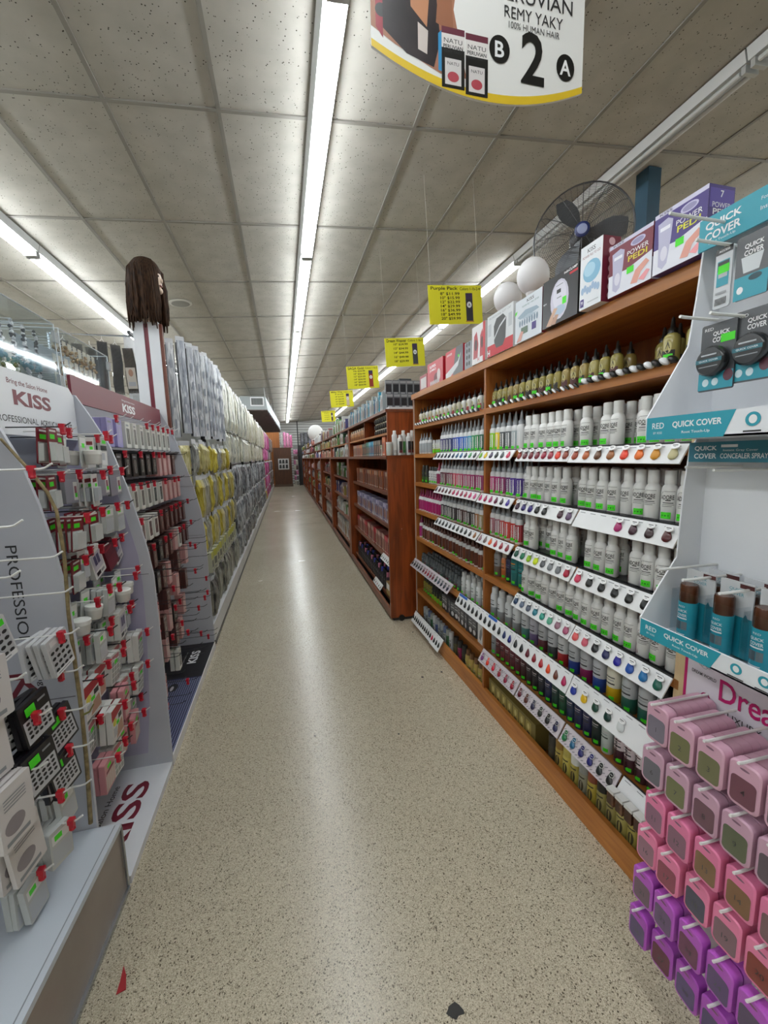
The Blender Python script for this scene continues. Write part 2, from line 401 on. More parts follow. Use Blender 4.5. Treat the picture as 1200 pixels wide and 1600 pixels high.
# ---- bottle kinds (front faces the aisle, local -X)
def lbl(r, z): return ((-r, 0, z), NY, UP)
def dye_bottle(sw, tagp=True, seed=0):
    body = c('#e6e6e4', .3)
    b = MB(); b.lathe([(.0215, 0), (.0235, .003), (.0235, .094), (.0225, .103), (.0185, .111), (.0150, .115), (.0150, .120)], body, 14)
    root = b.mesh('dye_bottle')
    b = MB(); b.lathe([(.0165, .117), (.0165, .1555), (.0152, .158)], c('#dededc', .35), 14); cap = b.mesh('cap')
    b = MB(); S = c(sw, .4); K = c('#1a1a1a', .5); o, r, u = lbl(.0235, 0)
    sh = [('p', [(-.026, .050), (-.012, .014), (.010, .003), (-.026, .003)], S),
          ('p', [(-.012, .094), (-.019, .082), (-.021, .070), (-.018, .084), (-.010, .0955)], S),
          ('t', 'ADORE', .001, .077, .037, .0135, 0, .012, K), ('r', -.008, .0945, .022, .0957, c('#777777')), ('r', -.003, .0665, .011, .0695, K), ('r', -.010, .059, .018, .0615, c('#444444')),
          ('r', -.012, .054, .020, .0555, c('#777777')), ('r', -.012, .049, .014, .0505, c('#777777'))]
    b.art(sh, o, r, u, wrap=.0235); lab = b.mesh('label')
    out = [root, ('cap', cap), ('label', lab)]
    if tagp:
        b = MB(); dx = -.002 + seed * .006; b.art([('r', dx - .012, .012, dx + .015, .032, NEON), ('r', dx - .008, .019, dx + .010, .024, c('#1d7a10'))], o, r, u, lift=.0016, wrap=.0235); out.append(('price_tag', b.mesh('price_tag')))
    return out
def nozzle_bottle(col, txt=True, h=1.0, tagp=True, cone='#8e9296'):
    L = c(col, .4); W = c('#d9dadb', .35)
    b = MB(); b.lathe([(.020, 0), (.0215, .003), (.0215, .108 * h), (.0205, .117 * h), (.014, .127 * h), (.0105, .129 * h)], W, 12); root = b.mesh('dye_bottle')
    b = MB(); b.lathe([(.0155, .122 * h), (.0150, .140 * h), (.0085, .150 * h), (.003, .190 * h), (.002, .192 * h)], c(cone, .4), 12); cap = b.mesh('nozzle')
    b = MB(); o, r, u = lbl(.0215, 0)
    b.lathe([(.0219, .012 * h), (.0219, .098 * h)], L, 14, cap=False)
    if txt: b.art([('t', 'tation', -.003, .055 * h, .066 * h, .011, PI / 2, .02, WHITE), ('r', .008, .02 * h, .013, .09 * h, c('#e9e9e9')), ('r', .0135, .03, .0145, .06, W)], o, r, u, lift=.0008, wrap=.0215)
    lab = b.mesh('label'); out = [root, ('nozzle', cap), ('label', lab)]
    if tagp:
        b = MB(); b.art([('r', -.010, .010, .010, .024, NEON)], o, r, u, lift=.0016, wrap=.0215); out.append(('price_tag', b.mesh('price_tag')))
    return out
def oil_bottle(col='#8a8048', lab='#16140f', tagp=True):
    b = MB(); b.lathe([(.019, 0), (.021, .003), (.021, .070), (.019, .080), (.012, .087), (.0095, .089)], c(col, .15), 12); root = b.mesh('oil_bottle')
    b = MB(); b.lathe([(.0125, .087), (.0120, .098), (.006, .104), (.004, .125), (.0015, .130)], BLACK, 10); cap = b.mesh('dropper_cap')
    b = MB(); o, r, u = lbl(.021, 0)
    b.art([('r', -.017, .006, .017, .042, c(lab, .5)), ('e', 0, .050, .009, .016, c('#b7ae74', .4)), ('p', [(-.006, .046), (0, .066), (.006, .046), (.004, .046), (0, .058), (-.004, .046)], c('#2b2613'))], o, r, u, wrap=.021); out = [root, ('dropper_cap', cap), ('label', b.mesh('label'))]
    if tagp:
        b = MB(); b.art([('r', -.010, .016, .012, .032, NEON)], o, r, u, lift=.0015, wrap=.021); out.append(('price_tag', b.mesh('price_tag')))
    return out
def tint_bottle(top, low, lab=None, h=.15, r=.024, capc='#c9cacb', caph=.03, txt=None, neon=True):
    """upright bottle: upper body, coloured lower part, round cap"""
    T_, B_ = c(top, .35), c(low, .35)
    b = MB(); b.lathe([(r * .93, 0), (r, .004), (r, h * .34)], B_, 12); b.lathe([(r, h * .34), (r, h * .70), (r * .86, h * .77), (r * .6, h - caph)], T_, 12); root = b.mesh('bottle')
    b = MB(); b.lathe([(r * .72, h - caph - .004), (r * .70, h - .004), (r * .6, h)], c(capc, .35), 12); out = [root, ('cap', b.mesh('cap'))]
    b = MB(); o, rr, u = lbl(r, 0); q = h / .15
    b.art([('r', -r * .7, .062 * q, r * .6, .067 * q, DARK), ('r', -r * .7, .075 * q, r * .5, .078 * q, GREY), ('r', -r * .7, .084 * q, r * .6, .088 * q, c(lab or '#555555'))] + ([('r', -.002, .010, .016, .024, NEON)] if neon else []), o, rr, u, lift=.0006, wrap=r)
    if txt: b.art([('t', txt, -.004, h * .36, h * .5, r * .5, PI / 2, .02, c('#3a1720'))], o, rr, u, lift=.0014, wrap=r)
    out.append(('label', b.mesh('label')))
    return out
def spray_can(body, capc, h=.19, r=.0255, tagp=False, lab='#3a3420'):
    b = MB(); b.lathe([(r * .95, 0), (r, .003), (r, h * .70), (r * .9, h * .735), (r * .75, h * .745)], c(body, .3), 14); root = b.mesh('spray_can')
    b = MB(); b.lathe([(r * .96, h * .725), (r * .96, h * .98), (r * .86, h)], c(capc, .35), 14); out = [root, ('cap', b.mesh('cap'))]
    b = MB(); o, rr, u = lbl(r, 0); D = c(lab, .5); q = h / .19
    b.art([('e', 0, .085 * q, .011, .024 * q, D), ('r', -.014, .118 * q, .014, .124 * q, D), ('r', -.015, .016, .013, .046 * q, D), ('r', -.010, .022, .008, .027, c('#c9bd86'))] + ([('r', -.010, .04, .014, .056, NEON)] if tagp else []), o, rr, u, lift=.0006, wrap=r)
    out.append(('label', b.mesh('label')))
    return out
_pc = {}
def P(fn, *a, **k):
    key = (fn.__name__, a, tuple(sorted(k.items())))
    if key not in _pc: _pc[key] = fn(*a, **k)
    return _pc[key]
def shelf_row(name, cat, level, ys, d, protos, desc, anchor, group, jit=.004, order=None, rz=0.0):
    """stand things along a shelf of the first unit; ys runs away from the anchor"""
    for i, y in enumerate(ys):
        p = protos[i % len(protos)]; ds = desc[i % len(desc)] if isinstance(desc, list) else desc
        put(p, name, f"{ds}, {nth(i)} from {anchor}", cat, (wx(y, d) + R0.uniform(-jit, jit), y + R0.uniform(-jit, jit) * .5, LV[level]), (0, 0, rz + R0.uniform(-.25, .25)), group)
def span(a, b, n): return [a + (b - a) * i / max(1, n - 1) for i in range(n)]

# white dye bottles, four shelves, three deep
sw_lists = {2: (['#7a1620', '#8b1d22', '#9a4a1c', '#c25a20', '#3a2414'], 'the orange-red swatches'), 3: (['#20102c', '#3a1626', '#55203a', '#1c1416'], 'the half-bare swatch strip'),
            4: (['#7a1c2c', '#16161a', '#15383a', '#8c9a1e'], 'the green and black swatches'), 5: (['#1f4a86', '#143a33', '#7a2c54', '#22334a'], 'the blue-teal swatches')}
for lv, (cols, nm) in sw_lists.items():
    for row in range(3):
        n = 16
        for i in range(n):
            y = 1.722 - i * .0515
            if row == 0 and lv == 2 and i in (6, 8, 11): continue
            if row == 0 and lv == 3 and i in (6,): continue
            if row == 0 and lv == 4 and i in (7, 11): continue
            if R0.random() < (.03 if row == 0 else .08): continue
            col = cols[(i * 2 + row) % len(cols)]
            p = P(dye_bottle, col, R0.random() < .8, R0.choice((0, 1)))
            rn = ('front row', 'middle row', 'back row')[row]
            put(p, 'dye_bottle', f"white dye bottle, {rn} above {nm}, {nth(i)} place from divider", 'dye bottle',
                (wx(y, .034 + row * .060) + R0.uniform(-.004, .004), y + R0.uniform(-.0015, .0015) + row * .012, LV[lv]), (0, 0, .12 + R0.uniform(-.3, .3)), 'white dye bottles above ' + nm)
for lv, (cols, nm) in sw_lists.items():
    b = MB(); ubox(b, .915, 1.745, .004, .19, LV[lv] + .0001, LV[lv] + .0005, c('#1f1e20', .3)); ubox(b, .915, 1.745, .004, .0055, LV[lv] + .0001, LV[lv] + .010, glass('tray_lip', (.8, .8, .82), .06, .3, '#26262a'))
    tag(b.build('shelf_tray'), f'thin black tray under the white dye bottles above {nm}', 'tray')
# nozzle bottles, left bay and start of the right bay
fam = {2: ([('#3a3070', 'indigo'), ('#2c2a66', 'indigo'), ('#232a58', 'navy'), ('#1f2f6c', 'navy'), ('#203f9c', 'blue'), ('#2350b8', 'blue'), ('#2a62c6', 'blue'), ('#3b86cf', 'sky blue'), ('#2f9bc0', 'sky blue'), ('#3aa06a', 'green'), ('#2a8a4c', 'green'), ('#1f5a44', 'dark green')],
           [('#8fd11f', 'lime'), ('#f0d21c', 'yellow'), ('#55595c', 'grey'), ('#6b6f72', 'grey'), ('#a9b6ba', 'pale grey'), ('#d8dadb', 'white')]),
       3: ([('#4a1c2c', 'maroon'), ('#6a2038', 'maroon'), ('#7a2a44', 'wine'), ('#93304e', 'wine'), ('#d85a72', 'coral pink'), ('#dc5f7c', 'coral pink'), ('#c84a72', 'pink'), ('#b84f7c', 'pink'), ('#c03a78', 'pink'), ('#a83470', 'magenta'), ('#a83c78', 'magenta'), ('#a02c6c', 'magenta')],
           [('#c2407e', 'pink'), ('#b02a78', 'magenta'), ('#94246c', 'magenta'), ('#6c2a6c', 'plum'), ('#5a3a9c', 'violet'), ('#4a2c8c', 'violet'), ('#3c2472', 'violet')]),
       4: ([('#20242c', 'black'), ('#23282e', 'black'), ('#2a2e34', 'black'), ('#2c2a2c', 'black'), ('#32282a', 'dark brown'), ('#3a2426', 'dark brown'), ('#4a2626', 'dark brown'), ('#4c2a2a', 'dark brown'), ('#2c2224', 'dark brown'), ('#3a2c2a', 'dark brown'), ('#b07a4c', 'tan'), ('#a08a5c', 'tan')],
           [('#b0707c', 'dusty pink'), ('#a87884', 'dusty pink'), ('#c85a5c', 'coral'), ('#d0392c', 'orange-red'), ('#c4322c', 'red'), ('#a02430', 'red')])}
lvname = {2: 'third', 3: 'fourth', 4: 'fifth'}
for lv, (a, bb) in fam.items():
    for d, rn in ((.036, 'front'), (.095, 'back')):
        for i, (h, nm) in enumerate(a):
            y = 2.76 - i * .0535
            put(P(nozzle_bottle, h), 'dye_bottle', f"{nm} dye bottle, grey nozzle, {rn} row of {lvname[lv]} board, {nth(len(a)-1-i)} beyond divider", 'dye bottle', (wx(y, d) + R0.uniform(-.004, .004), y, LV[lv]), (0, 0, R0.uniform(-.1, .5)), f'nozzle dye bottles on the {lvname[lv]} board')
        for i, (h, nm) in enumerate(bb):
            y = 2.05 - i * .052
            put(P(nozzle_bottle, h), 'dye_bottle', f"{nm} dye bottle, grey nozzle, {rn} row of {lvname[lv]} board, {nth(i)} this side of divider", 'dye bottle', (wx(y, d) + R0.uniform(-.004, .004), y, LV[lv]), (0, 0, R0.uniform(-.1, .5)), f'nozzle dye bottles on the {lvname[lv]} board')
# small bottles at the far end of these shelves
FE = 'the far panel'
shelf_row('hair_colour_bottle', 'bottle', 2, span(3.22, 3.02, 4), .04, [P(nozzle_bottle, '#9aa0a4', False, .85, False)], 'small grey nozzle bottle on the third board', FE, 'grey nozzle bottles')
shelf_row('hair_colour_bottle', 'bottle', 2, span(2.95, 2.81, 4), .05, [P(tint_bottle, '#c9cbc6', '#8fae2c', '#8fae2c', .10, .016)], 'small green-labelled bottle on the third board', FE, 'green-labelled bottles')
shelf_row('hair_colour_bottle', 'bottle', 3, span(3.2, 3.12, 2), .05, [P(tint_bottle, '#2a2c2a', '#3a5a2a', '#7aa03a', .14, .018, '#3a3a34')], 'dark bottle with green base on the fourth board', FE, 'dark green bottles')
shelf_row('hair_colour_bottle', 'bottle', 3, span(3.04, 2.90, 4), .05, [P(tint_bottle, '#d5d6d6', '#b9bcbe', '#444444', .13, .018, '#2a2a2c', .035)], 'silver-white bottle with black cap on the fourth board', FE, 'silver bottles')
shelf_row('hair_colour_bottle', 'bottle', 3, span(2.86, 2.81, 2), .05, [P(nozzle_bottle, '#8f2456', False, .85, False, '#9c3c58')], 'magenta bottle on the fourth board', FE, 'magenta bottles beside the strip')
for d, rn in ((.035, 'front'), (.09, 'back')):
    shelf_row('hair_colour_bottle', 'bottle', 4, span(3.22, 2.80, 9), d, [P(nozzle_bottle, '#a01c62', False, .92, False, '#8c1a50')], f'magenta bottle in the {rn} row of the fifth board', FE, 'magenta bottles on the fifth board')
shelf_row('hair_colour_bottle', 'bottle', 5, [3.23], .04, [P(nozzle_bottle, '#98186a', False, 1.0, False, '#7c1450')], 'lone magenta bottle beside the brown bottles', FE, None)
for d, rn in ((.035, 'front'), (.085, 'back')):
    shelf_row('hair_colour_bottle', 'bottle', 5, span(3.15, 2.13, 20), d, [P(nozzle_bottle, h, False, .92, tg, '#4a2418') for h, tg in (('#5c2c1a', True), ('#54261a', False), ('#6a3420', False), ('#4c2218', True))], f'amber brown bottle in the {rn} row under the dark dyes', FE, 'brown bottles on the sixth board')
DV = 'the divider'
for y, p, ds in ((2.03, P(tint_bottle, '#8f9294', '#6a5a50', '#555555', .17, .026), 'grey bottle with white cap'), (1.965, P(tint_bottle, '#c87a48', '#b56030', '#3c6a2a', .15, .02, '#d0c4b4'), 'orange-labelled bottle with pale cap'),
                 (1.915, P(tint_bottle, '#2a2c4a', '#202238', '#666688', .16, .022, '#1c1c2c'), 'navy bottle'), (1.855, P(tint_bottle, '#2a7c7c', '#236a6c', '#e0861c', .20, .028, '#184a4c'), 'tall teal bottle with orange patch'),
                 (1.795, P(tint_bottle, '#2c8484', '#256c6c', '#2a5a5c', .19, .024, '#184a4c'), 'slim teal bottle'), (1.745, P(tint_bottle, '#3a2f5c', '#4a3a70', '#8a80b0', .18, .027, '#241c3c'), 'purple bottle with dark cap')):
    put(p, 'hair_care_bottle', ds + ' on the sixth board, just this side of the divider', 'bottle', (wx(y, .06), y, LV[5]), (0, 0, .2), 'hair care bottles under the red dyes')
# top oils
for i, y in enumerate(span(3.21, 2.14, 16)):
    put(P(oil_bottle, R0.choice(('#d5d2c8', '#cfd0cc', '#b9b4a0')), R0.choice(('#b2552c', '#3a6a34', '#8a2430', '#222222')), i % 3 != 0), 'oil_bottle', f"small white oil bottle with black dropper on the top shelf, {nth(i)} from the far panel", 'oil bottle', (wx(y, .04), y, LV[1]), (0, 0, R0.uniform(-.1, .4)), 'white oil bottles on the top shelf')
for d, rn in ((.045, 'front'), (.10, 'back')):
    for i, y in enumerate(span(2.05, 1.24, 17)):
        if R0.random() < .05: continue
        put(P(oil_bottle, R0.choice(('#877c3c', '#948a50', '#7c7238', '#8c7a44')), R0.choice(('#15130e', '#1c1a12', '#401414')), R0.random() < .55), 'oil_bottle', f"amber oil bottle with black dropper, {rn} row of the top shelf, {nth(i)} from the divider", 'oil bottle', (wx(y, d), y, LV[1]), (0, 0, R0.uniform(-.1, .5)), 'amber oil bottles on the top shelf')
for i, (y, d) in enumerate(((1.13, .12), (1.085, .13), (1.04, .05), (1.0, .10), (.965, .05), (.935, .11))):
    put(P(oil_bottle, '#948a50', '#15130e', i in (2, 4)), 'oil_bottle', f"amber oil bottle near the open end of the top shelf, {nth(5-i)} from that end", 'oil bottle', (wx(y, d), y, LV[1]), (0, 0, .3), 'amber oil bottles at the open end', (1.12,) * 3)
# sixth to eighth boards, left bay
for d, rn in ((.04, 'front'), (.085, 'middle'), (.13, 'back')):
    shelf_row('colour_jar', 'jar', 6, span(3.2, 2.50, 15), d, [P(tint_bottle, h, l_, '#9aa0a2', .105, .019, '#4a4e50', .03) for h, l_ in (('#3c4144', '#2a2c2e'), ('#4a4f50', '#5c2030'), ('#5a6062', '#234844'))], f'dark colour jar, {rn} row behind the dark swatch strip', FE, 'dark colour jars')
for d, rn in ((.04, 'front'), (.1, 'back')):
    shelf_row('hair_colour_bottle', 'bottle', 6, span(2.43, 2.14, 5), d, [P(tint_bottle, '#cfd2d2', '#b7bcbe', '#2a5a34', .15, .022, '#c9cccc')], f'white bottle in the {rn} row behind the blue-taped strip', FE, 'white bottles by the blue tape')
    shelf_row('hair_colour_bottle', 'bottle', 6, span(2.03, 1.80, 4), d, [P(tint_bottle, '#c3c6c8', '#7c8084', '#444444', .17, .026, '#d2d4d4')], f'silver-white shampoo bottle, {rn} row on the seventh board', DV, 'silver shampoo bottles')
tl = [('#b9bcc0', '#4a7c78'), ('#a9a9b4', '#6a5a80'), ('#aeb0b4', '#5a3038'), ('#b9bcc0', '#3c4044'), ('#c4c6c8', '#a02c30'), ('#b4b8bc', '#2a3c84'), ('#b0b2b6', '#7c2050'), ('#b9bcc2', '#27448c'), ('#d9d6c4', '#c8a21c'), ('#b0b4b6', '#2a5a4c'), ('#acb0b2', '#24544a'), ('#d4d8d8', '#b9bcbc')]
tn = ['teal', 'mauve', 'maroon', 'charcoal', 'red', 'blue', 'plum', 'blue', 'yellow', 'green', 'green', 'white']
for d, rn in ((.045, 'front'), (.11, 'back')):
    for i, y in enumerate(span(1.73, .97, 12)):
        put(P(tint_bottle, *tl[i], None, .168, .0265, '#b4b7ba' if i != 11 else '#141416', .035), 'toner_bottle', f"grey bottle with {tn[i]} base, {rn} row of the seventh board, {nth(i)} from the divider", 'bottle', (wx(y, d), y, LV[6]), (0, 0, .2), 'colour-based bottles on the seventh board')
shelf_row('oil_bottle', 'bottle', 7, span(3.2, 3.05, 4), .05, [P(tint_bottle, '#8c8438', '#6c6a2c', '#2a2a1c', .12, .018, '#2c2a20')], 'olive bottle on the eighth board', FE, 'olive bottles on the eighth board')
shelf_row('oil_bottle', 'bottle', 7, span(3.0, 2.84, 4), .05, [P(tint_bottle, '#232420', '#8fae2c', '#8fae2c', .12, .02, '#1c1c1a')], 'black bottle with lime base on the eighth board', FE, 'lime bottles on the eighth board')
def dot_box():
    b = MB(); b.box(-.03, .03, -.027, .027, 0, .11, c('#5c5e62', .4)); r = b.mesh('carton')
    b = MB(); b.art([('r', -.027, 0, .027, .05, c('#1d1d20')), ('e', 0, .03, .017, .017, c('#d4d6d8')), ('r', -.02, .07, .02, .078, MIDG), ('r', -.02, .09, .012, .095, MIDG)], (-.03, 0, 0), NY, UP); return [r, ('front_print', b.mesh('front_print'))]
shelf_row('carton', 'carton', 7, span(2.77, 2.26, 10), .06, [dot_box()], 'charcoal carton with a white dot on the eighth board', FE, 'white-dot cartons')
b = MB(); b.box(-.03, .03, -.04, .04, 0, .16, c('#d9dadb', .4)); b1 = b.mesh('carton'); b = MB(); b.art([('p', [(-.02, .03), (.0, .02), (.02, .07), (.01, .11), (-.01, .08)], c('#7c8084')), ('r', -.03, .13, .03, .14, GREY)], (-.03, 0, 0), NY, UP)
put([b1, ('front_print', b.mesh('front_print'))], 'carton', 'tall white carton with grey print against the divider on the eighth board', 'carton', (wx(2.16, .05), 2.16, LV[7]), (0, 0, 0))
# right bay, eighth board: maroon to navy bottles, then pale tubes
ml = ['#8c9498', '#5c2a30', '#64262e', '#6a2c34', '#5a2430', '#54202c', '#3c2026', '#2c2428', '#241f24', '#20222e', '#22284a', '#1f3a34', '#234a38', '#22304a', '#25294c', '#27294a', '#1c2a28', '#b9c2be']
mn = ['grey', 'maroon', 'maroon', 'maroon', 'maroon', 'wine', 'dark wine', 'black-red', 'black', 'black', 'navy', 'dark green', 'green', 'navy', 'navy', 'navy', 'black-green', 'pale grey']
for i, y in enumerate(span(2.04, 1.20, 18)):
    put(P(tint_bottle, ml[i], ml[i], '#b9b0b4', .155, .0225, ml[i] if i not in (0, 17) else '#d0d4d4', .035), 'dye_bottle', f"{mn[i]} bottle on the eighth board behind the patterned strip, {nth(i)} from the divider", 'dye bottle', (wx(y, .05), y, LV[7]), (0, 0, .2), 'dark bottles behind the patterned strip')
shelf_row('dye_tube', 'dye tube', 7, span(1.145, .95, 5), .05, [P(tint_bottle, '#d9cdd0', '#4a2c34', '#4a2c34', .165, .022, '#d9cdd0', .02, 'tation')], 'pale pink dye tube with maroon lettering', 'the dark bottles', 'pale dye tubes')
# bottom board
cans = [('#8f959a', '#9aa0a4'), ('#7c8488', '#a4aaae'), ('#9aa0a4', '#5a6a90'), ('#3a6a4a', '#9aa09c'), ('#b4b8ba', '#c4c8ca'), ('#4a5c8c', '#a0a4a8')]
cn = ['silver', 'steel', 'blue-capped', 'green', 'pale', 'blue']
for i, y in enumerate(span(3.2, 2.66, 11)):
    put(P(spray_can, *cans[i % 6], .17, .019), 'spray_can', f"slim {cn[i%6]} spray can behind the black swatches at floor level, {nth(i)} from the far panel", 'spray can', (wx(y, .05), y, LV[8]), (0, 0, .2), 'slim spray cans on the bottom board')
for i, y in enumerate(span(2.58, 2.44, 3)): put(P(spray_can, ('#4a4a30', '#8c2c50', '#2a2c28')[i], '#2a2a2a', .17, .02), 'spray_can', f"{('olive', 'plum', 'black')[i]} spray can on the bottom board, left of the gold bottles".replace('left of', 'beyond'), 'spray can', (wx(y, .05), y, LV[8]), (0, 0, .2), 'dark spray cans')
shelf_row('gold_bottle', 'bottle', 8, span(2.38, 2.14, 5), .05, [P(tint_bottle, '#a08a4c', '#7c8a3a', '#b0c23a', .17, .024, '#6a4a30', .04)], 'gold bottle with brown cap on the bottom board', 'the spray cans', 'gold bottles on the bottom board')
b = MB(); b.box(-.04, .10, -.225, .225, 0, .15, c('#6c6030', .45)); r_ = b.mesh('carton'); b = MB(); b.art([('r', -.22, .0, .22, .03, c('#3a3018'))] + [q for k in range(7) for q in (('r', -.2 + k * .058, .04, -.155 + k * .058, .135, c('#98894a')), ('r', -.19 + k * .058, .05, -.165 + k * .058, .08, c('#2c2618')), ('e', -.178 + k * .058, .105, .01, .018, c('#c6ba80')))], (-.04, 0, 0), NY, UP)
put([r_, ('front_print', b.mesh('front_print'))], 'carton', 'long olive gold display carton lying on the bottom board under the patterned strip', 'carton', (wx(1.83, .06), 1.83, LV[8]), (0, 0, .0165))
sc = [('#33302a', '#2a2824'), ('#b09a4c', '#8c6a2c'), ('#c2b45a', '#b0a254'), ('#a89a4c', '#d4d4d0'), ('#8c8a78', '#8a8c88'), ('#a8963c', '#7c3c28'), ('#8f8650', '#1c1a18'), ('#8f8650', '#1c1a18'), ('#a49a58', '#5c2c8c'), ('#a09448', '#4c1c20'), ('#98905a', '#3c1c1c'), ('#8c8450', '#3a2018')]
sn = ['black', 'amber', 'yellow', 'white-capped', 'grey-capped', 'rust-capped', 'black-capped', 'slim black-capped', 'purple-capped', 'wine-capped', 'maroon-capped', 'brown-capped']
for i, y in enumerate(span(1.50, .955, 12)):
    put(P(spray_can, *sc[i], .195 if i > 0 else .17, .0240, i == 5), 'spray_can', f"{sn[i]} hair spray can on the bottom board, {nth(11-i)} from the open end", 'spray can', (wx(y, .045), y, LV[8]), (0, 0, .2), 'hair spray cans on the bottom board')
# ------------------------------------------------------------------ colour swatch strips along the shelf edges
_sw = {}
def swatch(h, s=1.0):
    k = (h, s)
    if k not in _sw:
        b = MB(); pr = [(.001, .026), (.004, .022), (.0075, .014), (.0105, .006), (.0115, 0), (.010, -.005), (.006, -.009), (.001, -.0105)]
        b.lathe([(r * s, z * s) for r, z in reversed(pr)], noisy('swatch_' + h[1:], h, h, 60, .35), 10, Matrix.Diagonal((.45, 1, 1, 1)), cap=False); _sw[k] = b.mesh('hair_swatch')
    return _sw[k]
_dc = {}
def disc(h):
    if h not in _dc:
        b = MB(); b.lathe([(.0105, 0), (.0105, .0015)], OFFW, 14, Matrix.Rotation(-PI / 2, 4, 'Y')); b.lathe([(.0085, .0016), (.0085, .002)], c(h, .4), 14, Matrix.Rotation(-PI / 2, 4, 'Y')); b.art([('r', -.005, -.0007, .005, .0007, OFFW)], (-.002, 0, 0), NY, UP); _dc[h] = b.mesh('swatch_disc')
    return _dc[h]
b = MB(); b.prism([(0, .0145 * math.cos(a), .0095 * math.sin(a)) for a in [2 * PI * i / 14 for i in range(14)]], (-.003, 0, 0), c('#f4f4f4', .3)); b.art([('r', -.008, .001, .008, .0035, DARK), ('r', -.004, -.003, .004, -.0015, GREY)], (-.003, 0, 0), NY, UP); TAB = b.mesh('swatch_tab')
STRIPM = noisy('white_strip_board', '#e6e7e8', '#eeeff0', 5, .4)
def strip(y0, y1, ztop, hgt, out, cols, label, group='colour swatch strips', bare=(), patt=False, d0=-.006, drop=0.0, small=False, tape=None):
    """sloping display board on a shelf edge; y0 > y1, slopes down and out by OUT"""
    yc = (y0 + y1) / 2; x0 = wx(yc, d0); L = y0 - y1
    t = thing('swatch_strip', label, 'colour swatch strip', (x0, yc, ztop), (0, 0, .0165), group)
    b = MB(); bd = c('#cfc6cc', .35) if patt else STRIPM
    b.prism([(0, -L / 2, 0), (-out, -L / 2, -hgt), (-out + .004, -L / 2, -hgt - .002), (.004, -L / 2, -.002)], (0, L, 0), bd)
    b.prism([(0, -L / 2, 0), (.004, -L / 2, 0), (.004, -L / 2, .004), (0, -L / 2, .004)], (0, L, 0), DARK if not patt else FILM)
    b.build('board', t)
    sl = Vector((-out, 0, -hgt)).normalized(); up = -sl; nrm = Vector(NY).cross(up); ang = math.atan2(out, hgt)
    n = len(cols); b = MB(); sh = []
    Hs = math.hypot(out, hgt)
    if patt:
        for q in range(int(L / .016)):
            x = -L / 2 + .008 + q * .016
            for v in range(3): sh.append(('p', [(x - .006, -Hs + .006 + v * Hs / 3.3), (x + .004, -Hs + .012 + v * Hs / 3.3), (x + .004, -Hs + .016 + v * Hs / 3.3), (x - .006, -Hs + .010 + v * Hs / 3.3)], c('#8d8890')))
    else:
        for q in range(max(2, int(L / .05))): sh.append(('r', -L / 2 + .01 + q * .05, -.010, -L / 2 + .035 + q * .05, -.0075, c('#8a8c90')))
    if tape:
        for a0, a1 in tape: sh.append(('r', a0, -.016, a1, -.001, c('#2a62b8', .5)))
    if sh: b.art(sh, (0, 0, 0), NY, up); b.build('print', t)
    s = 1.12 if small else 1.0
    for i, h in enumerate(cols):
        y = L / 2 - (i + .5) * L / n
        if h is None or i in bare: continue
        q = Hs * (.62 if not patt else .66)
        p = Vector((0, y, 0)) + sl * q - nrm * 0 + nrm * .003
        o = obj('hair_swatch', swatch(h, s * (1.0 if small else 1.28)), t, p, (-.35, ang, 0))
        if patt: obj('swatch_disc', disc(h), o, (-.004, -.010, .024), (.35, 0, 0))
        if not small: obj('swatch_tab', TAB, o, (-.007, -.010, .024), (.35, 0, 0))
    return t
def rs(*a): return list(a)
strip(1.735, 1.375, 1.512, .052, .030, rs('#7c2a22', '#5c1a22', '#6a1622', '#6a1424', '#8c1a34', '#8c1a30', '#d8402c', '#7c3018'), 'white strip of dark red hair swatches under the third board, starting beside the nozzle bottles')
strip(1.37, .915, 1.512, .055, .034, rs('#8c3414', '#a8521c', '#5a3418', '#8c5220', '#d83a22', '#dc6a1a', '#c8881c', '#bdb488'), 'white strip of orange to blond hair swatches beside the turquoise ledge')
strip(1.745, 1.34, 1.276, .055, .032, rs('#3a1c34', '#241a5c', '#2c1c6c', '#1a1c1c', '#1f2022', None, '#3c1c28', '#5a4460'), 'white strip of plum and black hair swatches under the fourth board', bare=())
strip(1.33, .915, 1.276, .060, .036, rs(None, None, None, '#98105c', '#3a1626', '#2c1218', '#4c1618'), 'half-empty white strip with four dark wine swatches under the fourth board')
strip(1.745, 1.34, 1.046, .055, .034, rs('#124c3c', '#1c6a4c', '#8cb81c', '#c8dc1a', '#5a5c60', '#74767a', '#6c6e72', '#a01434'), 'white strip of green, lime and grey swatches under the fifth board')
strip(1.33, .915, 1.046, .058, .036, rs('#c83a5c', '#16181a', '#121314', '#121314', '#101112', '#101112', '#121416'), 'white strip of pink then black swatches under the fifth board')
strip(1.74, 1.33, .813, .058, .036, rs('#223c5c', '#5c6a80', '#4c5260', '#2f7c8c', '#2f8c7c', '#54a084', '#8c6474', '#a85474'), 'white strip of slate, teal and mauve swatches under the sixth board')
strip(1.325, .915, .813, .060, .038, rs('#d85a5c', '#c85a6c', '#1a1a1e', '#1c2050', '#201c8c', '#1a4a9c', '#1a6aa4', '#0c5444'), 'white strip of coral to blue swatches under the sixth board')
K10 = ['#141519'] * 11
strip(2.775, 2.125, 1.512, .045, .034, rs('#1c2028', '#1c2030', '#1a1c28', '#181c28', '#1c2434', '#142a4c', '#2a5a7c', '#245a8c', '#1c2c44', '#3a8a4c', '#1c2428'), 'white strip of navy to green swatches below the blue dye bottles', small=True)
strip(2.11, 1.775, 1.512, .048, .036, rs('#6aa82c', '#d8b81c', '#3a2c4c', '#2c3034', '#4c5254', '#c83a5c'), 'white strip of lime, yellow and grey swatches below the lime bottle', small=True)
